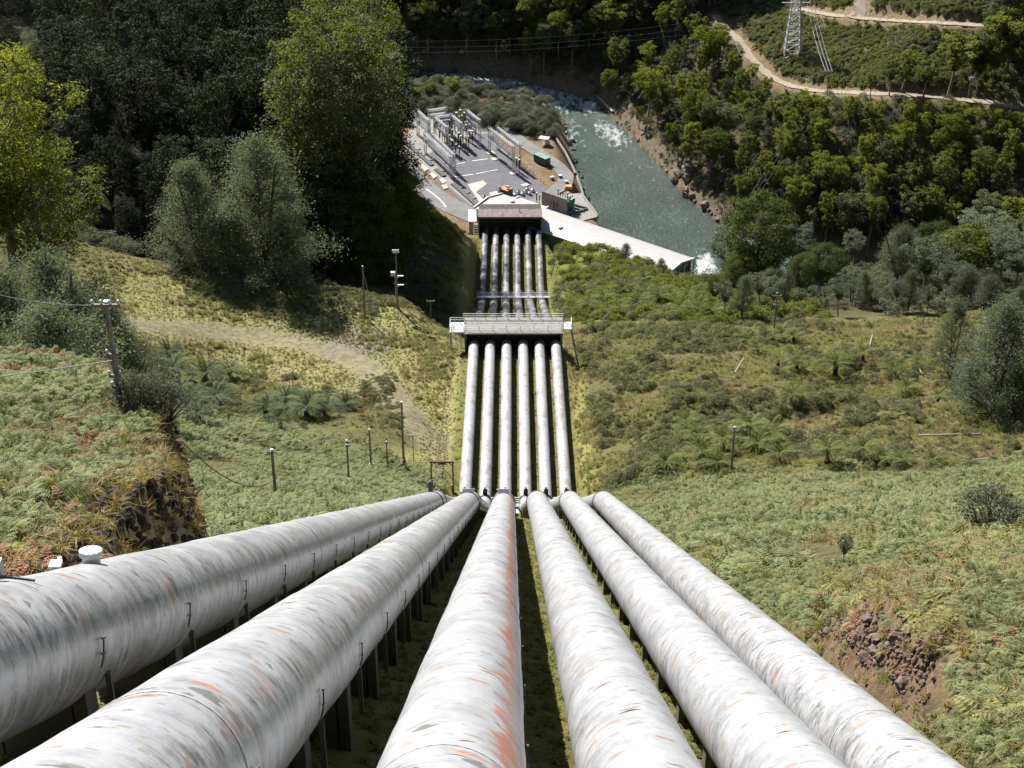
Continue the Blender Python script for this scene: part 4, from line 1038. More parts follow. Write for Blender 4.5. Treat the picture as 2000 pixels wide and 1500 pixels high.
# container, trailer, tarpaulin, boxes, parts pile
p = on_z(1049, 322, ZG); p2 = on_z(1071, 328, ZG); root = empty("shipping_container", p); tag(root, "dark green shipping container with pale roof on bare ground by the loop road", "container")
ctr = (p + on_z(1068, 314, ZG)) / 2; crz = -0.85
cbody = MB().box((ctr[0], ctr[1], ZG + 1.4), (6.1, 2.5, 2.5), rz=crz).build("body", m_green, root); MB().box((ctr[0], ctr[1], ZG + 2.72), (6.15, 2.55, 0.12), rz=crz).build("roof", m_green2, root)
for k in range(18):
    t_ = -2.9 + k * 0.34; cx, cy = ctr[0] + t_ * math.cos(crz) + 1.28 * math.sin(crz), ctr[1] + t_ * math.sin(crz) - 1.28 * math.cos(crz); MB().box((cx, cy, ZG + 1.4), (0.14, 0.07, 2.4), rz=crz).build("rib", m_green, cbody)
q = on_z(1066, 283, ZG); root = empty("site_trailer", q); tag(root, "small white trailer with flat white awning on the river side of the loop road", "trailer")
MB().box((q[0] + 0.6, q[1], ZG + 1.1), (1.7, 1.8, 1.7)).build("body", m_whitep, root); MB().box((q[0] - 0.6, q[1] + 0.8, ZG + 2.4), (3.6, 2.6, 0.14), rz=-0.3).build("awning", m_whitep, root)
for s in (-1.9, 0.8): MB().box((q[0] + s, q[1] + 0.4, ZG + 1.2), (0.12, 0.12, 2.3)).build("awning_post", m_galv, root)
for s in (-0.7, 0.7): MB().tube([(q[0] + 0.6 + s * 1.2, q[1] - 0.5, ZG + 0.35), (q[0] + 0.6 + s * 1.3, q[1] - 0.5, ZG + 0.35)], 0.35, 14).build("wheel", m_black, root)
q = on_z(1111, 368, ZG); root = empty("covered_pallet", q); tag(root, "pile under a bright orange tarpaulin near the transformer wall", "tarpaulin")
mb = MB(); mb.add([(q[0] - 1.6, q[1] - 0.9, ZG + 0.1), (q[0] + 1.1, q[1] - 1.3, ZG + 0.1), (q[0] + 1.6, q[1] + 1.0, ZG + 0.1), (q[0] - 1.1, q[1] + 1.3, ZG + 0.1), (q[0] - 1.1, q[1] - 0.5, ZG + 1.0), (q[0] + 0.8, q[1] - 0.8, ZG + 0.9), (q[0] + 1.1, q[1] + 0.6, ZG + 1.1), (q[0] - 0.8, q[1] + 0.9, ZG + 0.95)], [(4, 5, 6, 7), (0, 1, 5, 4), (1, 2, 6, 5), (2, 3, 7, 6), (3, 0, 4, 7)]); mb.build("tarpaulin", m_orange, root)
MB().box((q[0], q[1], ZG + 0.35), (1.8, 1.6, 0.6)).build("crates", m_timber, root)
for (u, v), s, lab in (((1078, 350), 1.3, "white lidded box on the brown verge, nearer the switchyard fence"), ((1094, 347), 1.2, "white lidded box on the verge, beside the loop road bend"), ((1106, 358), 1.1, "small grey box by the loop road, near the orange tarpaulin")):
    q = on_z(u, v, ZG); root = empty("storage_box", q); tag(root, lab, "box"); MB().box((q[0], q[1], ZG + 0.5), (s, s * 0.8, 0.8), rz=0.4).build("body", m_steel, root); MB().box((q[0], q[1], ZG + 0.95), (s * 1.1, s * 0.9, 0.12), rz=0.4).build("lid", m_whitep, root)
q = on_z(1123, 343, ZG); root = empty("fire_cabinet", q); tag(root, "small red cabinet on the river wall", "cabinet"); MB().box((q[0], q[1], ZG + 0.6), (1.0, 0.8, 1.1)).build("body", simple("red_paint", (0.4, 0.03, 0.04), 0.5), root); MB().box((q[0], q[1], ZG + 1.2), (1.15, 0.95, 0.1)).build("hood", m_rust, root)
for k, (u, v) in enumerate(((1006, 383), (1012, 378), (1020, 381), (1026, 377), (1034, 380), (1030, 373), (952, 392), (945, 388), (1040, 374))):
    q = on_z(u, v, ZG); root = empty("machine_part", q); tag(root, "loose grey machine part lying on the yard behind the roof", "machine part", "machine parts lying on the yard")
    MB().box((q[0], q[1], ZG + 0.55), (gr.uniform(0.8, 1.6), gr.uniform(0.7, 1.2), 0.8), rz=gr.uniform(0, 3)).build("casing", m_steel if k % 2 else m_whitep, root); MB().tube([(q[0] + 0.2, q[1], ZG + 0.9), (q[0] + 0.2, q[1] - 0.4, ZG + 1.4)], 0.3, 10).build("flange", m_black if k % 2 else m_galv, root)
fl = [on_z(u, v, ZG) for u, v in ((990, 298), (1030, 330), (1068, 364))]
root = empty("yard_fence", fl[0]); tag(root, "thin wire mesh fence with posts along the right edge of the switchyard", "fence")
for a, b in zip(fl[:-1], fl[1:]):
    for k in range(6):
        p = a + (b - a) * k / 6; MB().tube([(p[0], p[1], ZG), (p[0], p[1], ZG + 2.0)], 0.06, 6).build("post", m_galv, root)
    for z in (0.7, 1.3, 1.95): MB().bar((a[0], a[1], ZG + z), (b[0], b[1], ZG + z), 0.03).build("wire", m_galv, root)
# ------------------------------------------------------------------ plant shapes
def quads_mesh(name, Q, mat):
    """Q: (n,4,3) leaf quads -> one mesh"""
    Q = np.asarray(Q, np.float32); n = len(Q)
    me = grid_mesh(name, Q.reshape(-1, 3), np.arange(n * 4).reshape(n, 4), None, False)
    me.materials.append(mat); return me
def unit(v): return v / np.maximum(np.linalg.norm(v, axis=-1, keepdims=True), 1e-9)
def leaf_quads(P, Nrm, size, asp, r, fold=0.15):
    """rhombic leaves at P facing Nrm"""
    n = len(P); N = unit(Nrm); A = unit(np.cross(N, unit(r.normal(size=(n, 3))))); B = np.cross(N, A)
    L = (size * r.uniform(0.65, 1.35, n))[:, None]; W = L * asp
    return np.stack([P - A * L, P - B * W + N * L * fold, P + A * L, P + B * W + N * L * fold * 0.6], 1)
def blob(r, c, rad, n, size, asp, up=0.5, shell=0.55):
    """a billow of foliage: leaves near the surface of an ellipsoid"""
    d = unit(r.normal(size=(n, 3))); d[:, 2] = np.where(d[:, 2] < -0.35, -d[:, 2] * 0.6, d[:, 2]); d = unit(d)
    rr = shell + (1 - shell) * r.random(n) ** 0.6
    P = np.array(c) + d * rr[:, None] * np.array(rad) * (1 + 0.18 * r.normal(size=(n, 1)))
    N = unit(d * 0.7 + np.array([0, 0, up]) + r.normal(size=(n, 3)) * 0.55)
    return leaf_quads(P, N, size, asp, r)
def limb(mb, a, b, r0, r1, r, seg=6, n=5, sag=0.06):
    a, b = np.array(a, float), np.array(b, float); L = np.linalg.norm(b - a); pts = []
    off = r.normal(size=3) * sag * L
    for k in range(n):
        t = k / (n - 1); pts.append(a + (b - a) * t + off * math.sin(math.pi * t))
    mb.tube(pts, [r0 + (r1 - r0) * k / (n - 1) for k in range(n)], seg, False)

def gum(seed, Hh=1.0, form='round', ncl=26, nl=120, leaf=0.021, asp=0.5):
    """unit-height gum tree: (wood MB, leaf quads); form round / tall / sparse"""
    r = np.random.default_rng(seed); mb = MB()
    lean = r.normal(size=2) * 0.03; base = 0.42 if form == 'round' else (0.38 if form == 'tall' else 0.5)
    top = np.array([lean[0], lean[1], 0.92]); n = 9
    tr = [np.array([lean[0] * t + 0.012 * math.sin(5 * t + seed), lean[1] * t + 0.012 * math.cos(4 * t + seed), 0.92 * t - 0.02]) for t in np.linspace(0, 1, n)]
    mb.tube(tr, [0.017 * (1 - 0.85 * t) + 0.003 for t in np.linspace(0, 1, n)], 8, False)
    Q = []
    wid = {'round': 0.27, 'tall': 0.19, 'sparse': 0.22}[form]
    for k in range(ncl):
        f = (k + r.random()) / ncl; z = base + (0.95 - base) * f ** 0.9
        prof = math.sin(math.pi * min(1, 0.18 + 0.80 * (1 - f) ** 0.8)) if form != 'tall' else (0.5 + 0.5 * math.sin(math.pi * (0.15 + 0.8 * (1 - f))))
        a = k * 2.4 + r.uniform(-0.6, 0.6); rad = wid * prof * r.uniform(0.45, 1.05)
        c = np.array([lean[0] * z + rad * math.cos(a), lean[1] * z + rad * math.sin(a), z])
        s = r.uniform(0.055, 0.095) * (1.1 if form == 'round' else 0.66 if form == 'tall' else 0.66)
        zb = max(0.25, z - rad * r.uniform(0.7, 1.2) - 0.05); tb = zb / 0.92
        st = np.array([lean[0] * zb, lean[1] * zb, zb]); limb(mb, st, c - [0, 0, s * 0.3], 0.006 * (1.3 - f), 0.0018, r, 5, 4)
        Q.append(blob(r, c, (s * 1.2, s * 1.2, s * 0.7), int(nl * (s / 0.07) ** 2), leaf, asp))
        for j in range(2):
            c2 = c + unit(r.normal(size=3)) * s * 1.1; Q.append(blob(r, c2, (s * 0.6,) * 2 + (s * 0.42,), int(nl * 0.3), leaf, asp))
    return mb, np.concatenate(Q)
def wattle(seed, ncl=60, nl=70, leaf=0.020, asp=0.3, wid=0.30, cone=0.7, base=0.10):
    """dense fine-leaved wattle: pointed mound built of many small tufts"""
    r = np.random.default_rng(seed); mb = MB(); Q = []
    for q in range(2):
        o = r.normal(size=2) * 0.02; mb.tube([(o[0] * t * 4, o[1] * t * 4, 0.9 * t - 0.02) for t in np.linspace(0, 1, 6)], [0.014 * (1 - 0.85 * t) + 0.002 for t in np.linspace(0, 1, 6)], 6, False)
    for k in range(ncl):
        f = (k + r.random()) / ncl; z = base + (0.97 - base) * f
        prof = (1 - f) ** cone * (0.55 + 0.45 * min(1, f * 5)) + 0.08
        a = k * 2.4 + r.uniform(-0.5, 0.5); rad = wid * prof * r.uniform(0.4, 1.3)
        c = np.array([rad * math.cos(a), rad * math.sin(a), z + r.uniform(-0.05, 0.05)]); s = r.uniform(0.035, 0.085)
        limb(mb, (0, 0, max(0.05, z - rad * 0.8)), c, 0.005, 0.0015, r, 4, 3)
        P = c + r.normal(size=(nl, 3)) * s * np.array([0.6, 0.6, 0.5]); N = unit(r.normal(size=(nl, 3)) + np.array([math.cos(a), math.sin(a), 0.7]) * 0.9)
        Q.append(leaf_quads(P, N, leaf, asp, r))
    return mb, np.concatenate(Q)
def dense_tree(seed, ncl=70, nl=110, leaf=0.017):
    """broad dark evergreen: rounded, billowed from the ground up"""
    r = np.random.default_rng(seed); mb = MB(); Q = []
    mb.tube([(0, 0, 0.85 * t - 0.02) for t in np.linspace(0, 1, 6)], [0.026 * (1 - 0.8 * t) for t in np.linspace(0, 1, 6)], 7, False)
    for k in range(ncl):
        f = (k + r.random()) / ncl; z = 0.10 + 0.86 * f; prof = math.sin(math.pi * (0.12 + 0.86 * (1 - f) ** 0.75)) ** 0.7
        a = k * 2.4 + r.uniform(-0.4, 0.4); rad = 0.36 * prof * r.uniform(0.6, 1.0); s = r.uniform(0.06, 0.10)
        c = np.array([rad * math.cos(a), rad * math.sin(a), z]); limb(mb, (0, 0, max(0.05, z - 0.12)), c, 0.006, 0.002, r, 4, 3)
        Q.append(blob(r, c, (s * 1.2, s * 1.2, s * 0.8), nl, leaf, 0.45))
    return mb, np.concatenate(Q)
def bush(seed, ncl=14, nl=55, leaf=0.05, asp=0.42):
    r = np.random.default_rng(seed); mb = MB(); Q = []
    for k in range(ncl):
        a = k * 2.4 + r.uniform(-.5, .5); rad = 0.48 * math.sqrt((k + 0.5) / ncl); z = 0.28 + 0.55 * (1 - rad / 0.55) * r.uniform(0.7, 1.2); s = r.uniform(0.17, 0.27)
        c = np.array([rad * math.cos(a), rad * math.sin(a), z]); limb(mb, (0, 0, -0.02), c, 0.022, 0.006, r, 4, 3)
        Q.append(blob(r, c, (s, s, s * 0.8), nl, leaf, asp, shell=0.35))
    return mb, np.concatenate(Q)
def frond(r, base, az, L, elev, droop, npair, wmax, tri=False, stem=0.0, pw=0.5):
    """arching fern frond: leaflets both sides of a curved rib"""
    Q = []; K = npair + 1; pts = []; p = np.array(base, float); e = elev; ds = L / K
    for k in range(K + 1):
        pts.append(p.copy()); e2 = e - droop * k / K
        p = p + ds * np.array([math.cos(az) * math.cos(e2), math.sin(az) * math.cos(e2), math.sin(e2)])
    side = np.array([-math.sin(az), math.cos(az), 0])
    for k in range(1, K):
        f = k / K
        if f < stem: continue
        g = (f - stem) / (1 - stem)
        w = wmax * ((1 - g) ** 0.85 if tri else math.sin(math.pi * min(1, 0.12 + 0.88 * g)) ** 0.8) + 0.01 * L
        t = unit(pts[k + 1] - pts[k]); up = np.cross(side, t) * -1; hw = ds * pw * (1.1 if tri else 1.0)
        for s in (-1, 1):
            tip = pts[k] + side * s * w + t * w * (0.25 if tri else 0.45) - np.array([0, 0, 1]) * w * r.uniform(0.05, 0.3)
            mid = (pts[k] * 0.5 + tip * 0.5) + np.array([0, 0, 1]) * w * 0.08
            Q.append([pts[k], mid - t * hw, tip, mid + t * hw])
    return Q
def bracken(seed, nf=9, npair=9, tall=1.0):
    r = np.random.default_rng(seed); Q = []
    for k in range(nf):
        az = k * 2.4 + r.uniform(-.5, .5); b = np.array([r.normal() * 0.18, r.normal() * 0.18, 0])
        Q += frond(r, b, az, r.uniform(0.9, 1.35) * tall, r.uniform(0.95, 1.35), r.uniform(1.4, 2.1), npair, r.uniform(0.26, 0.38) * tall, True, 0.36)
    return np.array(Q)
def fern_crown(seed, nf=20, L=1.0, npair=13):
    r = np.random.default_rng(seed); Q = []
    for k in range(nf):
        az = k * 2.4 + r.uniform(-.25, .25); inner = k / nf
        Q += frond(r, (0, 0, 0), az, L * r.uniform(0.85, 1.1), 0.25 + 0.75 * inner + r.uniform(-.1, .1), r.uniform(0.9, 1.3), npair, 0.17 * L, False, 0.06, 0.42)
    return np.array(Q)
def tuft(seed, n=30, h=1.0, spread=0.5, w=0.022):
    r = np.random.default_rng(seed); Q = []
    for k in range(n):
        az = r.uniform(0, 6.283); b = np.array([r.normal() * 0.10, r.normal() * 0.10, 0]); L = h * r.uniform(0.55, 1.1); le = spread * r.uniform(0.2, 1.2)
        d = np.array([math.cos(az), math.sin(az), 0]); s = np.array([-d[1], d[0], 0]) * w
        m = b + d * le * 0.3 * L + np.array([0, 0, L * 0.6]); t = b + d * le * L + np.array([0, 0, L * (0.95 - 0.35 * le)])
        Q.append([b - s, b + s, m + s * 0.8, m - s * 0.8]); Q.append([m - s * 0.8, m + s * 0.8, t + s * 0.1, t - s * 0.1])
    return np.array(Q)

# leaf colours
M_gum = leaf_mat("gum_leaves", (0.056, 0.078, 0.020), (0.112, 0.143, 0.031), (0.185, 0.211, 0.047), 0.40)
M_gum2 = leaf_mat("gum_leaves_grey", (0.062, 0.076, 0.043), (0.110, 0.129, 0.069), (0.174, 0.190, 0.106), 0.32)
M_gumy = leaf_mat("gum_leaves_sunlit", (0.090, 0.118, 0.022), (0.162, 0.196, 0.034), (0.241, 0.260, 0.054), 0.45)
M_gumd = leaf_mat("gum_leaves_shade_tone", (0.010, 0.019, 0.006), (0.020, 0.035, 0.010), (0.046, 0.066, 0.018), 0.14)  # leaf colour darkened to carry the shade of the left forest
M_wat = leaf_mat("wattle_leaves", (0.076, 0.098, 0.064), (0.136, 0.166, 0.110), (0.208, 0.238, 0.168), 0.38, tint=(1.2, 1.18, 0.65))
M_dark = leaf_mat("blackwood_leaves", (0.030, 0.048, 0.013), (0.066, 0.094, 0.022), (0.120, 0.148, 0.034), 0.34)
M_fern2 = leaf_mat("grey_green_fern_fronds", (0.052, 0.075, 0.032), (0.098, 0.130, 0.060), (0.165, 0.200, 0.105), 0.3, scale=0.6)  # darker grey-green fronds for the left-hand tree ferns
M_rbush = leaf_mat("riverbank_leaves", (0.078, 0.092, 0.063), (0.132, 0.148, 0.099), (0.196, 0.211, 0.143), 0.3, tint=(1.2, 1.18, 0.7))
M_brk = leaf_mat("bracken_green", (0.119, 0.145, 0.059), (0.203, 0.235, 0.104), (0.299, 0.328, 0.169), 0.36, scale=0.8, patch=0.5)
M_brk2 = leaf_mat("bracken_olive", (0.147, 0.149, 0.047), (0.232, 0.226, 0.081), (0.316, 0.296, 0.127), 0.36, scale=0.8, patch=0.5)
M_brkr = leaf_mat("bracken_russet", (0.107, 0.054, 0.032), (0.237, 0.119, 0.066), (0.362, 0.203, 0.124), 0.2, scale=0.8)
M_dry = leaf_mat("dry_grass", (0.16, 0.128, 0.062), (0.26, 0.212, 0.105), (0.37, 0.315, 0.17), 0.34, scale=0.8, patch=0.4)
M_grs = leaf_mat("green_grass", (0.130, 0.145, 0.036), (0.205, 0.215, 0.064), (0.285, 0.282, 0.115), 0.42, scale=0.8, patch=0.5)
M_scr = leaf_mat("scrub_leaves", (0.096, 0.108, 0.063), (0.164, 0.179, 0.102), (0.243, 0.254, 0.156), 0.32, scale=0.8)
M_scr2 = leaf_mat("scrub_green", (0.092, 0.118, 0.028), (0.158, 0.188, 0.046), (0.228, 0.248, 0.078), 0.40, scale=0.8)
M_fern = leaf_mat("tree_fern_fronds", (0.085, 0.112, 0.032), (0.150, 0.182, 0.054), (0.220, 0.248, 0.090), 0.38, scale=0.6)
M_bark = simple("gum_bark", (0.20, 0.175, 0.14), 0.9, 0.5, 1.5)
M_barkd = simple("dark_bark", (0.075, 0.06, 0.045), 0.95, 0.5, 2)

# ------------------------------------------------------------------ scattered ground cover (stuff), each patch one object
src_cols = {}
def sources(key, meshes):
    c = bpy.data.collections.new("source_" + key)
    for k, me in enumerate(meshes):
        o = bpy.data.objects.new("%s_%02d" % (key, k), me); c.objects.link(o)
    src_cols[key] = c
    return c
def scatter(name, key, P, scale, label, cat, tilt=0.25, seed=1):
    r = np.random.default_rng(seed); n = len(P); c = src_cols[key]
    if n == 0: return None
    me = bpy.data.meshes.new(name); me.vertices.add(n); me.vertices.foreach_set("co", np.asarray(P, np.float32).ravel())
    rot = np.stack([r.normal(size=n) * tilt, r.normal(size=n) * tilt, r.uniform(0, 6.283, n)], 1).astype(np.float32)
    a = me.attributes.new("rot", 'FLOAT_VECTOR', 'POINT'); a.data.foreach_set("vector", rot.ravel())
    a = me.attributes.new("scl", 'FLOAT', 'POINT'); a.data.foreach_set("value", np.asarray(scale, np.float32))
    a = me.attributes.new("idx", 'INT', 'POINT'); a.data.foreach_set("value", r.integers(0, len(c.objects), n).astype(np.int32))
    o = link(name, me); tag(o, label, cat, None, 'stuff')
    ng = bpy.data.node_groups.new(name, 'GeometryNodeTree')
    ng.interface.new_socket("Geometry", in_out='INPUT', socket_type='NodeSocketGeometry'); ng.interface.new_socket("Geometry", in_out='OUTPUT', socket_type='NodeSocketGeometry')
    N = ng.nodes; gi = N.new("NodeGroupInput"); go = N.new("NodeGroupOutput"); ip = N.new("GeometryNodeInstanceOnPoints"); ci = N.new("GeometryNodeCollectionInfo")
    ci.inputs["Collection"].default_value = c; ci.inputs["Separate Children"].default_value = True; ci.inputs["Reset Children"].default_value = True
    ip.inputs["Pick Instance"].default_value = True
    def at_(nm, t):
        q = N.new("GeometryNodeInputNamedAttribute"); q.data_type = t; q.inputs["Name"].default_value = nm; return q.outputs["Attribute"]
    L = ng.links; L.new(gi.outputs[0], ip.inputs["Points"]); L.new(ci.outputs[0], ip.inputs["Instance"])
    L.new(at_("rot", 'FLOAT_VECTOR'), ip.inputs["Rotation"]); L.new(at_("scl", 'FLOAT'), ip.inputs["Scale"]); L.new(at_("idx", 'INT'), ip.inputs["Instance Index"])
    L.new(ip.outputs[0], go.inputs[0])
    o.modifiers.new("scatter", 'NODES').node_group = ng
    return o
sources("bracken", [quads_mesh("bracken", bracken(s, 9, 9), M_brk) for s in (1, 2, 3, 4)])
sources("brackenfine", [quads_mesh("bracken", bracken(s, 11, 14), M_brk) for s in (1, 2, 3, 4)])
sources("brackenolive", [quads_mesh("bracken", bracken(s, 8, 9), M_brk2) for s in (5, 6, 7)])
sources("russet", [quads_mesh("bracken", bracken(s, 8, 10, 0.9), M_brkr) for s in (8, 9)])
sources("drygrass", [quads_mesh("tuft", tuft(s, 40, 0.8, 1.3), M_dry) for s in (1, 2, 3)])
sources("grass", [quads_mesh("tuft", tuft(s, 40, 0.36, 1.5, 0.03), M_grs) for s in (4, 5, 6)])
sources("tussock", [quads_mesh("tuft", np.concatenate([tuft(s, 46, 0.7, 1.4, 0.034)]), M_grs) for s in (7, 8)])
sources("scrub", [quads_mesh("scrub", bush(s, 12, 50, 0.055)[1], M_scr) for s in (1, 2, 3)])
sources("greenscrub", [quads_mesh("scrub", bush(s, 12, 50, 0.055)[1], M_scr2) for s in (4, 5, 6)])
sources("understory", [quads_mesh("understory", bush(s, 10, 70, 0.042)[1], M_rbush) for s in (7, 8, 9)] + [quads_mesh("understory", bush(12, 10, 70, 0.042)[1], M_gum2)])

def field(n, x0, x1, y0, y1, dens, seed):
    """random points in a box kept with probability dens(x, y)"""
    r = np.random.default_rng(seed); x = r.uniform(x0, x1, n); y = r.uniform(y0, y1, n)
    k = r.random(n) < dens(x, y)
    x, y = x[k], y[k]; z = H(x, y)
    P = np.stack([x, y, z], 1); u, v = img_uv(P); d = y * CP - (z - CAM_Z) * SP
    k = (u > -500) & (u < 2750) & (v > -250) & (v < 2100) & (d > 10)
    return P[k], r
def dtrack(x, y): return seg_dist(x, y, [(p[0], p[1]) for p in TRACK])[0]
nz = lambda x, y, s, seed: 0.5 + 0.5 * vnoise(x, y, s, seed)
def bluff_edge(y): return -11.0 - np.interp(y, [52, 68, 84, 112], [0, 3.6, 9.0, 19.0])
# right-hand slope
def d_rb(x, y): return sstep(11.6, 13.0, x) * np.interp(y, [0, 60, 130, 235, 350], [1, 0.9, 0.7, 0.55, 0.35]) * sstep(0.30, 0.62, nz(x, y, 5, 31) + np.interp(y, [200, 260], [0.2, -0.1])) * (1 - 0.9 * (sstep(37, 42, y) * sstep(58, 53, y) * sstep(15.5, 14, x)))
P, r = field(17000, 10, 45, 8, 80, d_rb, 1); scatter("bracken_slope", "brackenfine", P, r.uniform(0.32, 0.72, len(P)), "pale green bracken covering the near slope right of the pipes", "bracken")
P, r = field(32000, 10, 110, 80, 240, d_rb, 2); scatter("bracken_slope", "bracken", P, r.uniform(0.5, 1.25, len(P)), "grey-green bracken on the middle of the right-hand slope", "bracken")
P, r = field(24000, 10, 120, 20, 345, lambda x, y: d_rb(x, y) * 0.7, 3); scatter("bracken_slope", "brackenolive", P, r.uniform(0.4, 1.2, len(P)), "olive bracken mixed through the right-hand slope", "bracken")
P, r = field(7000, 11, 110, 10, 260, lambda x, y: sstep(11.8, 13, x) * sstep(0.60, 0.76, nz(x, y, 4, 35)), 4); scatter("dead_bracken", "russet", P, r.uniform(0.35, 0.95, len(P)), "rust-red dead bracken dotted over the right-hand slope", "bracken")
P, r = field(30000, 10.5, 125, 8, 348, lambda x, y: sstep(11.2, 11.8, x) * np.interp(y, [0, 60, 200, 250, 348], [1, 0.8, 0.5, 0.9, 1.0]) * sstep(0.30, 0.66, nz(x, y, 7, 36)), 5); scatter("dry_grass", "drygrass", P, r.uniform(0.5, 1.3, len(P)), "straw-coloured grass tufts on the right-hand slope", "grass", 0.1)
P, r = field(16000, 10.5, 125, 200, 350, lambda x, y: sstep(11.4, 12, x) * sstep(0.35, 0.6, nz(x, y, 8, 37)), 6); scatter("tussock_grass", "tussock", P, r.uniform(0.6, 1.5, len(P)), "yellow-green tussock grass on the bench right of the second flight", "grass", 0.1)
P, r = field(5200, 12, 90, 222, 345, lambda x, y: sstep(13, 16, x) * sstep(90, 45, x) * sstep(0.36, 0.58, nz(x, y, 9, 38)), 7); scatter("grey_scrub", "scrub", P, 0.6 + 1.9 * r.random(len(P)) ** 1.8, "grey-green scrub mounds right of the second flight of pipes", "scrub")
P, r = field(2200, 45, 130, 200, 345, lambda x, y: sstep(0.45, 0.65, nz(x, y, 7, 39)), 8); scatter("grey_scrub", "scrub", P, 0.5 + 1.3 * r.random(len(P)) ** 2, "scattered grey scrub on the far right of the bench", "scrub")
P, r = field(420, 14, 95, 30, 235, lambda x, y: sstep(0.55, 0.7, nz(x, y, 12, 60)), 60); scatter("bracken_mounds", "scrub", P, np.interp(P[:, 1], [30, 235], [0.5, 1.0]) * r.uniform(0.7, 1.6, len(P)), "grey leafy mounds standing out of the right-hand bracken", "scrub")
P, r = field(260, 13, 95, 20, 235, lambda x, y: sstep(0.55, 0.7, nz(x, y, 10, 61)), 61); scatter("bracken_weeds", "greenscrub", P, np.interp(P[:, 1], [20, 235], [0.3, 0.8]) * r.uniform(0.6, 1.4, len(P)), "fresh green shrubs dotted in the right-hand bracken", "scrub")
P, r = field(900, 11.2, 22, 24, 62, lambda x, y: 0.8 + 0 * x, 62); scatter("cut_grass", "drygrass", P, r.uniform(0.3, 0.7, len(P)), "dry grass round the earth cut beside the rightmost pipe", "grass", 0.4)
# left-hand ground
def onbluff(x, y): return sstep(0.0, 1.2, bluff_edge(y) - x) * sstep(125, 115, y)
P, r = field(9000, -48, -11, 12, 118, lambda x, y: onbluff(x + 1.6, y) * sstep(0.40, 0.58, nz(x, y, 5, 41) + np.interp(y, [30, 80], [-0.06, 0.12])), 11); scatter("bank_bracken", "brackenfine", P, r.uniform(0.5, 1.0, len(P)), "silvery bracken on the high bank left of the first pipe", "bracken")
P, r = field(12000, -40, -10.6, 12, 112, lambda x, y: onbluff(x, y) * sstep(0.40, 0.62, nz(x, y, 4, 42) + np.interp(y, [30, 90], [0.15, -0.1])), 12); scatter("bank_grass", "drygrass", P, r.uniform(0.3, 0.8, len(P)), "long dry grass on the bank above the manhole", "grass", 0.3)
P, r = field(2600, -40, -10.6, 12, 112, lambda x, y: onbluff(x, y) * sstep(0.55, 0.68, nz(x, y, 4, 43)), 13); scatter("bank_dead_bracken", "russet", P, r.uniform(0.5, 1.0, len(P)), "brown dead bracken on the left bank", "bracken")
P, r = field(800, -30, -10.6, 30, 100, lambda x, y: onbluff(x, y) * sstep(0.66, 0.75, nz(x, y, 5, 44)), 14); scatter("bank_green_weeds", "greenscrub", P, r.uniform(0.3, 0.8, len(P)), "fresh green weeds on top of the dark cut face", "weeds")
def d_lb(x, y): return sstep(-11.2, -12.2, x) * sstep(48, 56, y) * sstep(0.8, 2.0, x - bluff_edge(np.minimum(y, 118)) + (y > 118) * 99) * sstep(262, 235, y + (x + 30) * 0.4) * (1 - onbluff(x, y))
P, r = field(30000, -75, -10.8, 48, 275, lambda x, y: d_lb(x, y) * sstep(0.22, 0.5, nz(x, y, 6, 45)), 15); scatter("left_bracken", "bracken", P, r.uniform(0.7, 1.4, len(P)), "pale bracken field below the grassy bench on the left", "bracken")
P, r = field(3500, -60, -11, 120, 275, lambda x, y: d_lb(x, y) * sstep(0.55, 0.75, nz(x, y, 6, 46)), 16); scatter("left_olive_bracken", "brackenolive", P, r.uniform(0.6, 1.3, len(P)), "olive bracken mixed into the left field", "bracken")
P, r = field(350, -60, -11, 150, 260, lambda x, y: d_lb(x, y) * sstep(0.72, 0.8, nz(x, y, 4, 47)), 17); scatter("left_dead_bracken", "russet", P, r.uniform(0.5, 1.1, len(P)), "red dead bracken in the left field", "bracken")
def d_bench(x, y): return sstep(258, 285, y + (x + 30) * 0.3) * sstep(352, 344, y) * sstep(-10.8, -11.4, x) * sstep(2.2, 4.2, dtrack(x, y))
P, r = field(42000, -105, -10.6, 225, 350, lambda x, y: np.maximum(d_bench(x, y), sstep(-17, -14, x) * sstep(225, 232, y) * sstep(-11, -11.6, x) * sstep(330, 322, y)) * 0.8, 18); scatter("bench_grass", "grass", P, r.uniform(0.3, 0.8, len(P)), "short yellow-green grass on the bench round the track", "grass", 0.1)
P, r = field(9000, -105, -12, 255, 352, lambda x, y: d_bench(x, y) * sstep(0.5, 0.66, nz(x, y, 7, 48)) * sstep(3.5, 6.5, dtrack(x, y)), 19); scatter("bench_tussocks", "tussock", P, r.uniform(0.6, 1.4, len(P)), "green tussocks at the edges of the bench", "grass", 0.1)
P, r = field(6000, -105, -12, 255, 352, lambda x, y: d_bench(x, y) * sstep(0.5, 0.66, nz(x, y, 7, 49)) * sstep(3.5, 6.5, dtrack(x, y)), 20); scatter("bench_dry_grass", "drygrass", P, r.uniform(0.5, 1.2, len(P)), "dry grass clumps on the bench", "grass", 0.1)
P, r = field(2600, -75, -11, 322, 356, lambda x, y: sstep(326, 332, y - (x + 11) * -0.05) * sstep(0.35, 0.5, nz(x, y, 6, 50)) * sstep(4, 6, dtrack(x, y)), 21); scatter("crest_scrub", "scrub", P, r.uniform(0.6, 1.3, len(P)), "grey bracken and scrub along the crest behind the bench", "scrub")
P, r = field(1300, -70, -20, 262, 300, lambda x, y: sstep(0.4, 0.55, nz(x, y, 6, 51)), 22); scatter("hollow_scrub", "scrub", P, r.uniform(0.7, 1.5, len(P)), "grey scrub in the hollow among the left tree ferns", "scrub")
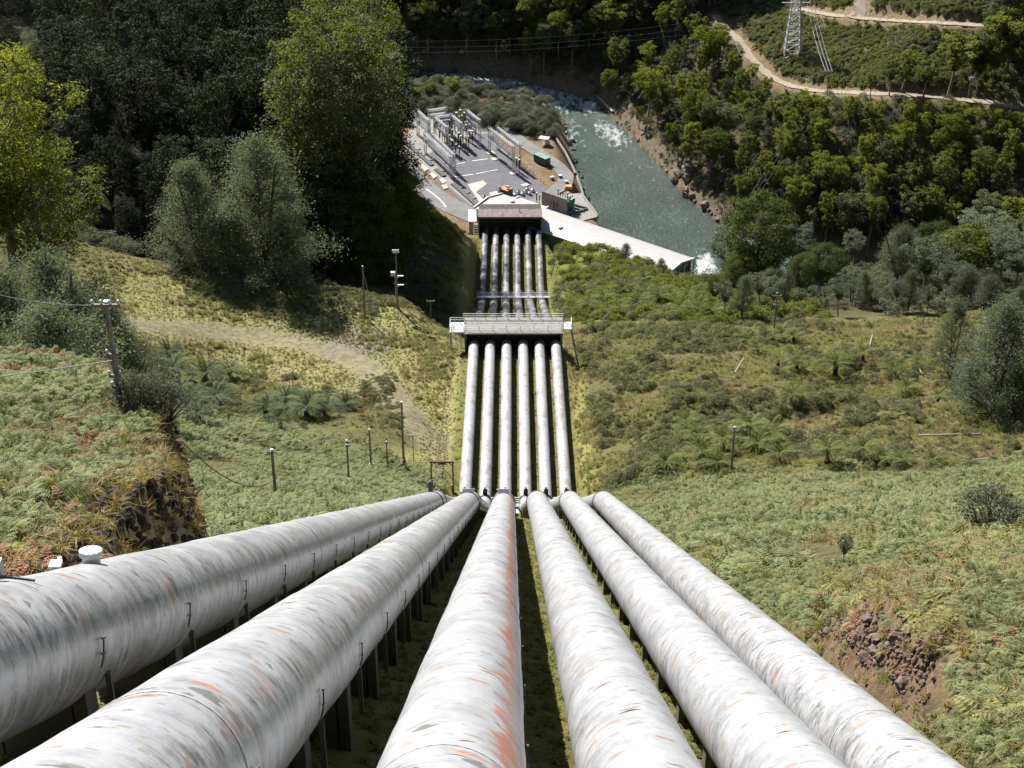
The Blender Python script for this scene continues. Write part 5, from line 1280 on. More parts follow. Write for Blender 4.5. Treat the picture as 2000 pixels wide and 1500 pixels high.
# strip of grass under and beside the pipes
P, r = field(14000, -10.8, 12.2, 12, 148, lambda x, y: 0.5 + 0 * x, 23); scatter("corridor_grass", "grass", P, r.uniform(0.3, 0.7, len(P)), "thin grass and moss on the ground under the upper pipes", "grass", 0.1)
P, r = field(6000, -10.8, 13.5, 228, 500, lambda x, y: 0.6 + 0 * x, 24); scatter("lower_corridor_grass", "grass", P, r.uniform(0.5, 1.1, len(P)), "grass strip along the edges of the lower pipes", "grass", 0.1)
# banks of the third flight
P, r = field(3000, 11, 72, 346, 482, lambda x, y: sstep(12, 16, x) * sstep(0.25, 0.5, nz(x, y, 7, 52)), 25); scatter("green_bank_scrub", "greenscrub", P, 0.8 + 3.0 * r.random(len(P)) ** 2.2, "bright green scrub on the bank right of the lowest pipes", "scrub")
P, r = field(1500, 11, 75, 346, 470, lambda x, y: sstep(0.5, 0.62, nz(x, y, 9, 53)), 26); scatter("grey_bank_scrub", "scrub", P, r.uniform(1.2, 3.0, len(P)), "grey-green bushes on the bank above the power station roof", "scrub")
P, r = field(3000, -48, -12, 350, 505, lambda x, y: sstep(-13, -17, x) * sstep(0.3, 0.55, nz(x, y, 7, 54)), 27); scatter("shaded_spur_scrub", "greenscrub", P, r.uniform(0.7, 1.7, len(P)), "scrub on the shaded spur left of the lowest pipes", "scrub")
# forest floor and the far hillside
P, r = field(2600, -170, -25, 352, 600, lambda x, y: (H(x, y) > 11) * 0.6, 28); scatter("forest_understory", "understory", P, r.uniform(2.0, 6.0, len(P)), "dark understorey beneath the tall left-hand forest", "undergrowth")
P, r = field(2600, 45, 190, 352, 480, lambda x, y: (H(x, y) > 2) * sstep(60, 75, x + (y - 420) * 0.3) * 0.7, 29); scatter("right_understory", "understory", P, r.uniform(2.0, 5.0, len(P)), "understorey on the slope falling to the river on the right", "undergrowth")
yfar = lambda x: np.interp(x, [p[0] for p in FAR_BANK], [p[1] for p in FAR_BANK])
def droads(x, y): return np.minimum.reduce([seg_dist(x, y, [(p[0], p[1]) for p in rd])[0] for rd, w in ROADS.values()])
LOWER = ROADS['lower'][0]
def above_lower(P):
    """is a far-side point above the lower road in the photo"""
    u, v = img_uv(P); o = np.argsort(LOWER[:, 0]); lu, lv = img_uv(LOWER)
    k = np.argsort(lu); return (u > 1400) & (v < np.interp(u, lu[k], lv[k]))
def dfar(x, y): return seg_dist(x, y, FAR_BANK)[0]
P, r = field(15000, -150, 220, 490, 800, lambda x, y: (y > yfar(x)) * sstep(3, 9, dfar(x, y)) * sstep(3.5, 5.5, droads(x, y)) * sstep(115, 95, dfar(x, y)) * 0.75, 30)
up_ = above_lower(P)
scatter("far_understory", "understory", P[~up_], r.uniform(2.0, 5.5, (~up_).sum()), "grey-green understorey between the trees across the river", "undergrowth")
P2, r = field(70000, 60, 240, 540, 800, lambda x, y: (y > yfar(x)) * sstep(3.2, 4.6, droads(x, y)) * sstep(130, 105, dfar(x, y)) * (0.3 + 0.7 * nz(x, y, 9, 55)), 31)
P2 = P2[above_lower(P2)]; h1 = r.random(len(P2)) < 0.6
scatter("clearing_scrub", "scrub", P2[h1], r.uniform(0.9, 2.3, h1.sum()), "low grey scrub on the cleared hillside above the gravel road", "scrub")
scatter("clearing_green_scrub", "greenscrub", P2[~h1], r.uniform(0.9, 2.2, (~h1).sum()), "low green scrub on the cleared hillside above the gravel road", "scrub")
P, r = field(3200, -60, 110, 500, 700, lambda x, y: (y > yfar(x)) * sstep(14, 4, dfar(x, y)) * sstep(0.3, 1.5, dfar(x, y)) * 0.7, 32); scatter("bank_rock_scrub", "scrub", P, r.uniform(0.8, 2.6, len(P)), "small scrub among the rocks of the far river bank", "scrub")
# ------------------------------------------------------------------ trees: one of each shape, then copies
def proto(kind, wood, Q, leafm, barkm):
    return (kind, quads_mesh("crown", Q, leafm), wood_mesh(wood, barkm))
def wood_mesh(mb, mat):
    me = bpy.data.meshes.new("trunk"); me.from_pydata(mb.v, [], mb.f); me.materials.append(mat); me.polygons.foreach_set("use_smooth", [True] * len(me.polygons)); me.update(); return me
def variants(fn, seeds, leafs, bark, **kw):
    out = []
    for s in seeds:
        w, Q = fn(s, **kw); wm = wood_mesh(w, bark)
        for lm_ in leafs: out.append((quads_mesh("crown", Q, lm_), wm))
    return out
T = {
 'gum': variants(gum, (1, 2, 3), (M_gum,), M_bark, ncl=30, nl=150, leaf=0.0145) + variants(gum, (4, 5), (M_gum2,), M_bark, ncl=30, nl=150, leaf=0.0145),
 'gumfar': variants(gum, (6, 7), (M_gumy,), M_bark, ncl=20, nl=150, leaf=0.0150) + variants(gum, (9,), (M_gum,), M_bark, ncl=20, nl=150, leaf=0.0150) + variants(gum, (16, 17), (M_gumy,), M_bark, form='tall', ncl=26, nl=190, leaf=0.0145) + variants(gum, (18, 19), (M_gum,), M_bark, form='sparse', ncl=26, nl=190, leaf=0.0140) + variants(gum, (11,), (M_gum2,), M_bark, ncl=22, nl=150, leaf=0.0155) + variants(gum, (12, 13), (M_gumy,), M_bark, form='sparse', ncl=26, nl=190, leaf=0.0145) + variants(gum, (14,), (M_gum2,), M_bark, form='tall', ncl=30, nl=170, leaf=0.0145) + variants(gum, (15,), (M_gum,), M_bark, form='tall', ncl=30, nl=170, leaf=0.0145),
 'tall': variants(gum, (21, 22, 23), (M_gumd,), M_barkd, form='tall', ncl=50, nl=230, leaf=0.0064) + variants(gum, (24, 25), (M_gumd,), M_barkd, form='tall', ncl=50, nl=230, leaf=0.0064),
 'tally': variants(gum, (26, 27), (M_gum,), M_bark, form='tall', ncl=46, nl=230, leaf=0.0060) + variants(gum, (28,), (M_gum2,), M_bark, form='tall', ncl=46, nl=230, leaf=0.0060),
 'sunny': variants(gum, (31, 32), (M_gumy,), M_bark, form='sparse', ncl=60, nl=190, leaf=0.0072, asp=0.36),
 'wattle': variants(wattle, (41, 42, 43, 44), (M_wat,), M_barkd, ncl=110, nl=170, leaf=0.0095),
 'wattlet': variants(wattle, (45, 46), (M_wat,), M_barkd, ncl=80, nl=140, leaf=0.0105, wid=0.2, cone=0.5, base=0.28) + variants(wattle, (47,), (M_rbush,), M_barkd, ncl=80, nl=140, leaf=0.0105, wid=0.2, cone=0.5, base=0.28),
 'greygum': variants(gum, (71, 72, 73), (M_wat,), M_bark, form='sparse', ncl=44, nl=150, leaf=0.0095) + variants(gum, (74,), (M_rbush,), M_bark, form='sparse', ncl=44, nl=150, leaf=0.0095),
 'dense': variants(dense_tree, (51, 52), (M_dark,), M_barkd, nl=380, leaf=0.0105),
 'bushy': variants(bush, (61, 62, 63), (M_rbush,), M_barkd, ncl=22, nl=150, leaf=0.024),
}
tr = np.random.default_rng(77)
def put(name, key, p, h, label, cat="tree", group=None, wid=1.0, k=None):
    cm, wm = T[key][int(tr.integers(len(T[key]))) if k is None else k]
    root = empty(name, (float(p[0]), float(p[1]), float(p[2]) - 0.02 * h), False)
    root.rotation_euler = (tr.normal() * 0.04, tr.normal() * 0.04, tr.uniform(0, 6.283)); w = h * wid; root.scale = (w * tr.uniform(0.8, 1.2), w * tr.uniform(0.8, 1.2), h)
    tag(root, label, cat, group)
    for nm, me in (("crown", cm), ("trunk", wm)):
        o = bpy.data.objects.new(nm, me); coll.objects.link(o); o.parent = root
    return root
def height_to(p, vtop):
    """height that brings a plant standing at p up to photo row vtop"""
    d = p[1] * CP - (p[2] - CAM_Z) * SP
    zs = np.linspace(0, 110, 1101); vv = np.array([proj((p[0], p[1], p[2] + z))[1] for z in zs])
    return float(zs[np.argmin(np.abs(vv - vtop))])
def pt(u, v, dmin=100): return at(u, v, dmin)
def wpt(x, y): return np.array([x, y, float(H(x, y))])
def upt(u, y, v=500):                                   # a ground point on photo column u at distance y
    d = y / 0.87; x = (u - 1000) / FPX * d
    for _ in range(4):
        z = float(H(x, y)); d = y * CP - (z - CAM_Z) * SP; x = (u - 1000) / FPX * d
    return np.array([x, y, z])
# left foreground: sunlit gum, wattles behind the bank
L = [(60, 262, 60, 'sunny', "large sunlit yellow-green gum at the left edge of the picture", 0, 1.05), (120, 262, 290, 'sunny', "smaller sunlit gum right of the large one at the left edge", 1, 1.15), (-60, 250, 230, 'sunny', "sunlit gum cut by the left edge of the picture", 1, 1.1)]
for u, y, vt, key, lab, k, w in L:
    p = upt(u, y); put("gum_tree", key, p, height_to(p, vt), lab, "tree", "sunlit gums at the left edge", w, k)
for u, y, vt, lab, w in ((40, 205, 500, "low grey-green wattle under the left-edge gum", 1.3), (150, 215, 500, "wattle behind the leaning power pole", 1.25), (235, 225, 570, "rounded wattle right of the leaning power pole", 1.15), (120, 190, 590, "nearest wattle behind the left bank", 1.4), (-40, 190, 560, "wattle at the very left edge behind the bank", 1.3), (20, 240, 560, "dark wattle deep behind the left bank", 1.3), (270, 240, 640, "small wattle at the foot of the wattle clump", 1.1), (190, 235, 540, "tall wattle in the middle of the clump behind the pole", 1.1)):
    p = upt(u, y); put("wattle_tree", 'wattle', p, height_to(p, vt), lab, "tree", "wattles behind the left bank", w)
# wattles on the crest behind the grassy bench
for u, y, vt, lab, w in ((515, 352, 272, "big pointed grey-green wattle at the forest edge", 1.5), (395, 356, 310, "slimmer wattle left of the big pointed one", 1.05), (455, 350, 395, "low wattle between the two crest wattles", 1.2), (560, 353, 420, "low wattle at the right foot of the big pointed one", 1.2), (350, 350, 470, "small shaded wattle left of the crest wattles", 1.2)):
    p = upt(u, y); put("wattle_tree", 'wattle', p, height_to(p, vt), lab, "tree", "wattles at the forest edge", w)
# tall left-hand forest
rows = ((378, -20, 720, 44, 330, 420), (400, -40, 745, 46, 210, 330), (425, -60, 770, 50, 90, 220), (455, -80, 770, 52, 0, 120), (490, -80, 772, 60, -90, 60), (530, -60, 770, 74, -170, -20))
n = 0
for y, u0, u1, du, va, vb in rows:
    for u in np.arange(u0, u1, du):
        uu = u + tr.uniform(-16, 16); yy = y + tr.uniform(-9, 9); p = upt(uu, yy); vt = tr.uniform(va, vb)
        if uu > 640: vt = max(vt, tr.uniform(-10, 90))
        if p[2] < 9: continue
        h = height_to(p, vt)
        h = min(h, 72)
        if uu < 640 and y < 420: lab = "dark tall gum in the front row of the left-hand forest"
        elif uu >= 640: lab = "tall gum with bright crown at the right end of the left-hand forest"
        else: lab = "tall gum deep in the shaded left-hand forest"
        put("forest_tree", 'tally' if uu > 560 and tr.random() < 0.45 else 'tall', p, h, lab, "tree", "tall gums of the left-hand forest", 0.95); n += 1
for u, y, vt, lab in ((715, 410, 40, "tall bright gum nearest the switchyard, edge of the left forest"), (742, 428, 170, "gum on the outermost right edge of the left forest"), (690, 400, 20, "bright-crowned gum second from the forest's right edge"), (752, 445, 260, "low gum overhanging the approach road"), (640, 395, 60, "broad gum above the shaded spur"), (600, 392, 0, "bright-crowned gum above the big pointed wattle")):
    p = upt(u, y); put("gum_tree", 'tally', p, min(75, height_to(p, vt)), lab, "tree", "bright gums at the forest's right edge", 1.0)
for u, y, vt, lab in ((705, 500, -45, "very tall gum behind the bright forest edge"), (688, 516, -60, "very tall gum second behind the bright forest edge"), (728, 486, -25, "very tall gum nearest the spur")):
    p = upt(u, y); put("gum_tree", 'tally', p, min(70, height_to(p, vt)), lab, "tree", "tall gums of the left-hand forest", 1.0)
for u, y, vt in ((620, 385, 330), (660, 380, 360), (700, 388, 350), (735, 400, 330), (745, 415, 320), (758, 430, 340), (580, 375, 400), (680, 375, 420), (640, 372, 450)):
    p = upt(u, y); put("understorey_tree", 'dense', p, height_to(p, vt), "dark dense understorey tree below the bright forest-edge gums", "tree", "dark understorey trees on the spur", 1.0)
# bushes on the river bank behind the switchyard
for k in range(125):
    u = tr.uniform(790, 1088); f = (u - 800) / 285; v = tr.uniform(178, 220) + f * 54
    p = pt(u, v, 500)
    if p[2] < 0.4 or p[1] < 585: continue
    put("riverbank_bush", 'bushy', p, tr.uniform(3.0, 6.0), "grey-green bush in the thicket between switchyard and rapids", "bush", "bushes on the river bank", 1.2)
for k in range(75):
    u = tr.uniform(800, 1092); p = pt(u, tr.uniform(160, 200) + max(0, u - 1000) * 0.35, 500)
    if p[2] < 0.4 or p[1] < 585 or p[1] > 662: continue
    put("riverbank_bush", 'bushy', p, tr.uniform(2.5, 5.0), "grey-green bush at the water's edge beside the rapids", "bush", "bushes on the river bank", 1.2)
for u, v, vt in ((885, 196, 150), (838, 196, 158), (812, 205, 172)):
    p = pt(u, v, 500); put("gum_tree", 'gumfar', p, height_to(p, vt), "yellow-green young gum rising from the riverbank thicket by the rapids", "tree", "young gums by the rapids", 1.3, 0)
# far hillside below and left of the gravel road: image-spaced, standing on the land
def far_trees(poly, step, hmin, hmax, key, name, labels, group, skip_road=4.0, jit=0.42, wid=0.88, limit=999):
    us = [q[0] for q in poly]; vs = [q[1] for q in poly]; c = 0
    def inside(u, v):
        r_ = False; j = len(poly) - 1
        for i in range(len(poly)):
            if (poly[i][1] > v) != (poly[j][1] > v) and u < (poly[j][0] - poly[i][0]) * (v - poly[i][1]) / (poly[j][1] - poly[i][1]) + poly[i][0]: r_ = not r_
            j = i
        return r_
    pts = []
    for j, v in enumerate(np.arange(max(vs), min(vs), -step[1])):
        for u in np.arange(min(us) + (j % 2) * step[0] / 2, max(us), step[0]):
            a, b_ = u + tr.uniform(-jit, jit) * step[0], v + tr.uniform(-jit, jit) * step[1]
            if inside(a, b_): pts.append((a, b_))
    for a, b_ in pts:
        if c >= limit: break
        p = pt(a, b_, 440)
        if p[1] < yfar(p[0]) + 3: continue
        if droads(p[:1], p[1:2])[0] < skip_road: continue
        h = tr.uniform(hmin, hmax)
        if a > 1400:
            lu, lv = img_uv(LOWER); kk = np.argsort(lu); vr = np.interp(a, lu[kk], lv[kk]) + 7
            if b_ > vr and tr.random() < 0.93: h = min(h, max(2.5, height_to(p, vr)))
            if h < 5: continue
        size = "tall" if h > hmin + (hmax - hmin) * 0.6 else "low" if h < hmin + (hmax - hmin) * 0.3 else "middling"
        put(name, key, p, h, labels(a, b_, size), "tree", group, wid * tr.uniform(0.8, 1.2)); c += 1
    return c
def lab_slope(u, v, s):
    where = "above the rocky river bend" if u < 1400 else ("below the lower gravel road" if v < 330 else "low on the slope facing the river")
    return "%s gum %s across the river" % (s, where) if u < 1760 else "%s gum on the right end of the slope across the river" % s
n1 = far_trees([(1185, 215), (1172, 120), (1210, 40), (1400, 45), (1450, 130), (1510, 180), (1640, 205), (2040, 225), (2060, 530), (1500, 500), (1410, 415), (1330, 345), (1250, 255)], (43, 30), 8, 22, 'gumfar', "gum_tree", lab_slope, "gums on the slope across the river")
n2 = far_trees([(700, 170), (690, -30), (1180, -30), (1250, 40), (1180, 120), (1160, 165), (1000, 150), (860, 152)], (46, 30), 15, 24, 'gum', "gum_tree", lambda u, v, s: "%s gum on the shaded cliff above the rapids" % s, "gums on the shaded cliff above the rapids", wid=0.95)
n3 = far_trees([(1180, 40), (1180, -40), (1500, -40), (1420, 20), (1395, 30)], (48, 26), 15, 24, 'gum', "gum_tree", lambda u, v, s: "%s gum in the top belt left of the cleared hillside" % s, "gums in the top belt", wid=1.0)
n4 = far_trees([(1880, 200), (1930, 60), (2040, 60), (2040, 210)], (46, 34), 14, 22, 'gum', "gum_tree", lambda u, v, s: "%s gum above the gravel road at the picture's right edge" % s, "gums at the right of the clearing")
for u, v, vt in ((1760, 182, 95), (1735, 188, 120), (1800, 196, 110), (1848, 190, 60), (1700, 190, 140), (1965, 150, 20), (1905, 160, 60)):
    p = pt(u, v, 440); put("gum_tree", 'gumfar', p, height_to(p, vt), "pale-limbed gum standing beside the lower gravel road", "tree", "gums beside the lower gravel road", 1.2)
# right: trees on our side of the river, beyond the crest of the bench
R = [(1475, 425, 385, 'dense', "big dark green tree overhanging the river bend", 1.15), (1420, 440, 455, 'greygum', "thin grey tree at the left foot of the big dark tree", 1.2), (1500, 385, 525, 'wattlet', "round grey wattle behind the double-armed pole", 1.5), (1400, 400, 540, 'dense', "lower dark tree beside the tailrace", 1.0), (1560, 400, 500, 'dense', "dark tree right of the round grey wattle", 1.0), (1560, 372, 565, 'greygum', "thin wattle on the crest right of the double-armed pole", 1.3),
     (1610, 378, 560, 'greygum', "grey sapling in the middle of the crest", 1.3), (1660, 380, 520, 'greygum', "grey wattle left of the bright crest gum", 1.3), (1745, 400, 485, 'gum', "yellow-green gum rising behind the crest", 1.3), (1700, 372, 560, 'greygum', "thin grey tree before the yellow-green gum", 1.3), (1780, 372, 565, 'wattlet', "bushy dark wattle at the right of the crest", 1.3), (1825, 385, 455, 'greygum', "tall bare-stemmed tree at the right end of the crest", 1.0), (1865, 392, 450, 'greygum', "tall wattle behind the bare-stemmed tree", 1.25),
     (1920, 395, 415, 'greygum', "tallest grey wattle at the right edge", 1.4), (1975, 385, 440, 'greygum', "grey-green tree cut by the right edge", 1.4), (1990, 420, 430, 'gum', "yellowish gum at the right edge behind the wattles", 1.5), (1880, 360, 520, 'wattlet', "wattle filling the gap right of the crest", 1.5), (1930, 350, 540, 'wattlet', "dense wattle in front of the tallest one", 1.5), (1985, 345, 560, 'wattle', "low wattle at the right edge", 1.4)]
for u, y, vt, key, lab, w in R:
    p = upt(u, y); put("dark_tree" if key == 'dense' else "gum_tree" if key == 'gum' else "wattle_tree", key, p, height_to(p, vt), lab, "tree", "trees along the right-hand crest", w)
for u, y, vt, lab in ((1800, 372, 470, 'left'), (1840, 366, 500, 'second'), (1890, 374, 450, 'third'), (1945, 368, 440, 'fourth'), (1985, 362, 470, 'fifth'), (2030, 370, 450, 'outermost')):
    p = upt(u, y); put('gum_tree', 'greygum' if lab != 'third' else 'gum', p, height_to(p, vt), 'tall gum of the right-edge stand behind the pyramid-shaped wattle, %s' % lab, 'tree', 'tall stand at the right edge', 1.25)
CR = ('first', 'second', 'third', 'fourth', 'fifth', 'sixth', 'seventh', 'eighth', 'ninth', 'tenth', 'eleventh', 'twelfth', 'thirteenth', 'fourteenth', 'fifteenth', 'sixteenth')
for k in range(16):
    u = 1425 + k * 27 + tr.uniform(-8, 8); p = upt(u, tr.uniform(352, 382)); put("thin_tree", ('greygum', 'wattlet', 'greygum')[k % 3], p, height_to(p, tr.uniform(525, 585)), "thin grey tree in the crest row left of the bare-stemmed tree, %s from the left" % CR[k], "tree", "thin trees along the right-hand crest", 1.0)
for u, v, vt, lab, w in ((1855, 745, 585, "tall dark wattle left of the big pyramid-shaped wattle", 0.95), (1935, 815, 585, "big pyramid-shaped wattle on the right of the bench", 1.25), (2000, 800, 640, "wattle cut by the right edge beside the pyramid-shaped one", 1.2), (1890, 790, 700, "low wattle at the left foot of the pyramid-shaped one", 1.3), (1975, 830, 720, "low wattle at the right foot of the pyramid-shaped one", 1.3)):
    p = pt(u, v); put("wattle_tree", 'wattle', p, height_to(p, vt), lab, "tree", "wattles on the right of the bench", w)
for k in range(26):                                       # filling trees down the hidden slope
    x = tr.uniform(60, 170); y = tr.uniform(392, 462); p = wpt(x, y)
    if p[2] < 3: continue
    put("understorey_tree", ('dense', 'greygum', 'wattlet', 'greygum')[int(tr.integers(4))], p, tr.uniform(11, 19), "tree in the wooded gully between the right crest and the river", "tree", "trees in the wooded gully on the right", 1.2)
for u, v, vt, lab in ((1220, 515, 475, "thin sapling standing out against the pale roof"), (1290, 560, 505, "feathery sapling near the roof's near corner"), (1265, 545, 510, "feathery sapling in the middle of the green bank"), (1320, 580, 530, "sapling hiding the end wall of the power station"), (1340, 590, 550, "bushy sapling at the foot of the power station end wall")):
    p = upt(u, 452 + (u - 1220) * -0.08); put("sapling", 'wattlet', p, max(3.5, height_to(p, vt)), lab, "tree", "saplings before the power station", 1.3)
p = pt(1930, 1040); put("shrub", 'bushy', p, 3.4, "olive bush alone in the bracken below the pyramid-shaped wattle", "bush", None, 1.2)
p = pt(1640, 1165); put("sapling", 'greygum', p, 2.4, "small red-tipped sapling above the rock cut", "sapling", None, 0.8)
for u, v in ((270, 815), (305, 812), (330, 830)):
    p = pt(u, v, 60); put("shrub", 'bushy', p, 2.6, "bright green shrub beside the foot of the leaning power pole", "bush", "shrubs by the leaning pole", 0.9)

# ------------------------------------------------------------------ tree ferns
fern_me = [quads_mesh("fronds", fern_crown(s), M_fern) for s in (1, 2, 3)]; fern_dk = [quads_mesh("fronds", fern_crown(s, 26), M_fern2) for s in (4, 5, 6)]
def fern_trunk(s):
    mb = MB(); mb.tube([(0, 0, -0.3), (0.01, 0.0, 0.3), (0, 0.01, 0.7), (0, 0, 1.0)], [0.16, 0.13, 0.12, 0.15], 9); return wood_mesh(mb, simple("fern_trunk", (0.035, 0.026, 0.02), 0.95, 0.5, 8))
ft = fern_trunk(0)
FR = [(1630, 735, 34), (1685, 705, 24), (1745, 735, 26), (1655, 712, 24), (1555, 725, 26), (1520, 715, 20), (1480, 692, 18), (1530, 668, 24), (1550, 672, 20), (1770, 770, 26), (1830, 790, 24), (1545, 790, 30), (1345, 860, 30), (1460, 862, 40), (1500, 868, 40), (1410, 880, 34), (1300, 918, 34), (1370, 905, 38), (1400, 920, 36), (1615, 905, 34), (1685, 898, 32), (1520, 905, 34), (1760, 915, 30), (1730, 905, 26), (1820, 915, 26), (1790, 720, 22), (1340, 838, 26), (1360, 870, 28), (1480, 890, 34), (1445, 668, 16), (1460, 675, 18)]
FB = [(1180, 600, 24), (1215, 575, 22), (1245, 605, 24), (1285, 600, 26), (1150, 612, 22), (1325, 612, 24), (1365, 615, 24), (1255, 560, 20), (1210, 618, 20), (1300, 625, 20), (1390, 622, 22), (1160, 580, 18), (1290, 575, 20), (1340, 590, 20)]
FL = [(375, 800, 46), (425, 795, 44), (345, 745, 42), (400, 755, 44), (450, 745, 38), (330, 705, 34), (520, 815, 42), (600, 815, 44), (675, 800, 34), (560, 800, 36), (635, 812, 36), (545, 835, 30), (390, 830, 40), (350, 780, 36)]
def fern(u, v, rpx, lab, group, dmin=150, fern_me=fern_me):
    p = pt(u, v, dmin); d = p[1] * CP - (p[2] - CAM_Z) * SP; L_ = rpx / FPX * d
    root = empty("tree_fern", (p[0], p[1], p[2]), False); root.rotation_euler = (tr.normal() * 0.06, tr.normal() * 0.06, tr.uniform(0, 6.28)); tag(root, lab, "tree fern", group)
    th = L_ * tr.uniform(0.45, 0.8); L_ *= 1.12
    o = bpy.data.objects.new("fronds", fern_me[int(tr.integers(3))]); coll.objects.link(o); o.parent = root; o.location = (0, 0, th); o.scale = (L_,) * 3
    o = bpy.data.objects.new("trunk", ft); coll.objects.link(o); o.parent = root; o.scale = (L_ * 0.9, L_ * 0.9, th)
for k, (u, v, s) in enumerate(FR): fern(u, v, s * 1.15, "tree fern on the %s" % ("slope just above the crossbar pole" if v > 830 and u < 1560 else "bench edge right of the crossbar pole" if v > 830 else "bench below the right-hand crest" if u < 1700 else "bench near the pyramid-shaped wattle"), "tree ferns right of the pipes")
for u, v, s in FB: fern(u, v, s * 1.2, "tree fern on the green bank beside the lowest pipes", "tree ferns on the green bank", 380)
for u, v, s in FL: fern(u, v, s, "large tree fern in the hollow %s" % ("beside the wattle clump" if u < 470 else "below the track"), "tree ferns left of the pipes", 200, fern_dk)
print("trees:", n, n1, n2, n3, n4)
# ------------------------------------------------------------------ poles, wires, pylon
m_pole = simple("grey_timber_pole", (0.20, 0.175, 0.15), 0.9, 0.4, 3)
m_wire = simple("weathered_wire", (0.12, 0.12, 0.12), 0.5, 0.1, 3)
def pole(base, top, label, arms=(), boxes=(), r=0.15, dmin=60, group="timber power poles"):
    p = at(*base, dmin); h = height_to(p, top[1]); root = empty("power_pole", p); tag(root, label, "pole", group)
    mb = MB(); mb.tube([(p[0], p[1], p[2] - 0.6), (p[0], p[1], p[2] + h * 0.5), (p[0], p[1], p[2] + h)], [r * 1.15, r, r * 0.82], 10); mb.build("shaft", m_pole, root)
    MB().tube([(p[0], p[1], p[2] + h), (p[0], p[1], p[2] + h + 0.05)], r * 0.95, 10).build("cap", m_galv, root)
    for f, w, n in arms:
        z = p[2] + h * f; arm = MB().box((p[0], p[1] - r - 0.05, z), (w, 0.12, 0.14)).build("crossarm", m_pole, root)
        for k in range(n):
            x = p[0] - w * 0.45 + w * 0.9 * k / max(1, n - 1); MB().tube([(x, p[1] - r - 0.05, z + 0.06), (x, p[1] - r - 0.05, z + 0.2), (x, p[1] - r - 0.05, z + 0.28)], [0.05, 0.08, 0.04], 8).build("insulator", m_whitep, arm)
    for f, sx, sz, m_ in boxes: MB().box((p[0] + 0.1, p[1] - r - 0.25, p[2] + h * f), (sx, 0.45, sz)).build("equipment_box", m_, root)
    return p, h
pp = {}
pp['lean'] = pole((237, 808), (200, 590), "tall grey pole on the left bank, carrying the cable down to the bracken field", ((0.985, 1.3, 4), (0.55, 0.5, 2), (0.36, 0.55, 2), (0.26, 0.4, 2)), (), 0.13, 60)
pp['brk'] = pole((539, 974), (531, 878), "pole standing alone in the left bracken field", ((0.97, 0.9, 2),), (), 0.16, 100)
pole((682, 946), (687, 860), "pole with a double cap, right of the lone bracken-field pole", ((0.97, 1.1, 2),), ((0.93, 0.5, 0.4, m_steel),), 0.14, 120)
pole((725, 916), (729, 838), "pole with a grey equipment box at its foot", ((0.75, 0.5, 2), (0.5, 0.4, 2)), ((0.10, 0.8, 0.95, m_steel),), 0.15, 150)
pole((757, 912), (755, 862), "shortest of the poles left of the haulage frame", ((0.96, 0.8, 2),), (), 0.12, 150)
pp['tall'] = pole((789, 914), (781, 785), "tallest pole of the group left of the haulage frame", ((0.93, 0.4, 2),), ((0.12, 0.45, 0.7, m_rust),), 0.19, 150)
pole((808, 906), (806, 850), "thin T-shaped pole nearest the haulage frame", ((0.99, 1.6, 3),), (), 0.07, 150)
pp['crest'] = pole((713, 622), (710, 520), "bare pole on the crest above the track junction", (), (), 0.17, 200)
pole((842, 634), (840, 587), "thin T-shaped pole left of the wide anchor block", ((0.98, 1.7, 3),), (), 0.08, 200)
pp['rt'] = pole((1427, 931), (1432, 834), "crossbar pole in the bracken right of the pipes", ((0.985, 1.9, 4), (0.93, 1.2, 2)), (), 0.18, 100)
pp['dbl'] = pole((1511, 650), (1513, 572), "double-armed pole on the right-hand crest", ((0.93, 2.0, 4), (0.70, 1.3, 3)), (), 0.16, 250)
pp['far'] = pole((1615, 184), (1615, 138), "pole with crossarm beside the lower gravel road across the river", ((0.97, 2.6, 4),), (), 0.2, 450)
pole((1891, 192), (1893, 148), "pole with pale fittings by the gravel road at the upper right", ((0.97, 2.2, 3),), ((0.9, 1.4, 1.0, m_whitep),), 0.18, 450)
# floodlight mast
p = at(777, 602, 200); h = height_to(p, 492); root = empty("floodlight_mast", p); tag(root, "mast with floodlights, white box and side brackets on the left crest", "mast")
MB().tube([(p[0], p[1], p[2] - 0.5), (p[0], p[1], p[2] + h)], [0.17, 0.13], 10).build("shaft", m_pole, root); MB().tube([(p[0] - 0.3, p[1], p[2]), (p[0] - 0.3, p[1], p[2] + h * 0.66)], 0.09, 8).build("conduit", m_steel, root)
for k in range(3):
    for j in range(2): MB().box((p[0] - 0.5 + k * 0.5, p[1] - 0.2 - j * 0.2, p[2] + h + 0.1 + j * 0.45), (0.42, 0.25, 0.36)).build("floodlight", m_whitep, root)
MB().box((p[0], p[1], p[2] + h - 0.1), (1.5, 0.15, 0.15)).build("crossarm", m_galv, root)
MB().box((p[0] - 0.75, p[1] - 0.1, p[2] + h * 0.62), (0.95, 0.7, 0.9)).build("meter_box", m_whitep, root)
for f in (0.58, 0.42): MB().box((p[0] + 0.75, p[1], p[2] + h * f), (1.4, 0.4, 0.12)).bar((p[0], p[1], p[2] + h * f - 0.7), (p[0] + 0.7, p[1], p[2] + h * f), 0.07).build("bracket", m_galv, root)
MB().tube([(p[0], p[1], p[2] + h * 0.5), (p[0] - 0.6, p[1], p[2] + h * 0.44)], 0.04, 6).build("stay", m_galv, root)
def wire(a, b, sag, r, label, mat=None):
    a, b = np.array(a, float), np.array(b, float); n = 24; mb = MB()
    mb.tube([a + (b - a) * t - np.array([0, 0, 4 * sag * t * (1 - t)]) for t in np.linspace(0, 1, n)], r, 5); o = mb.build("overhead_wire", mat or m_wire); tag(o, label, "wire"); return o
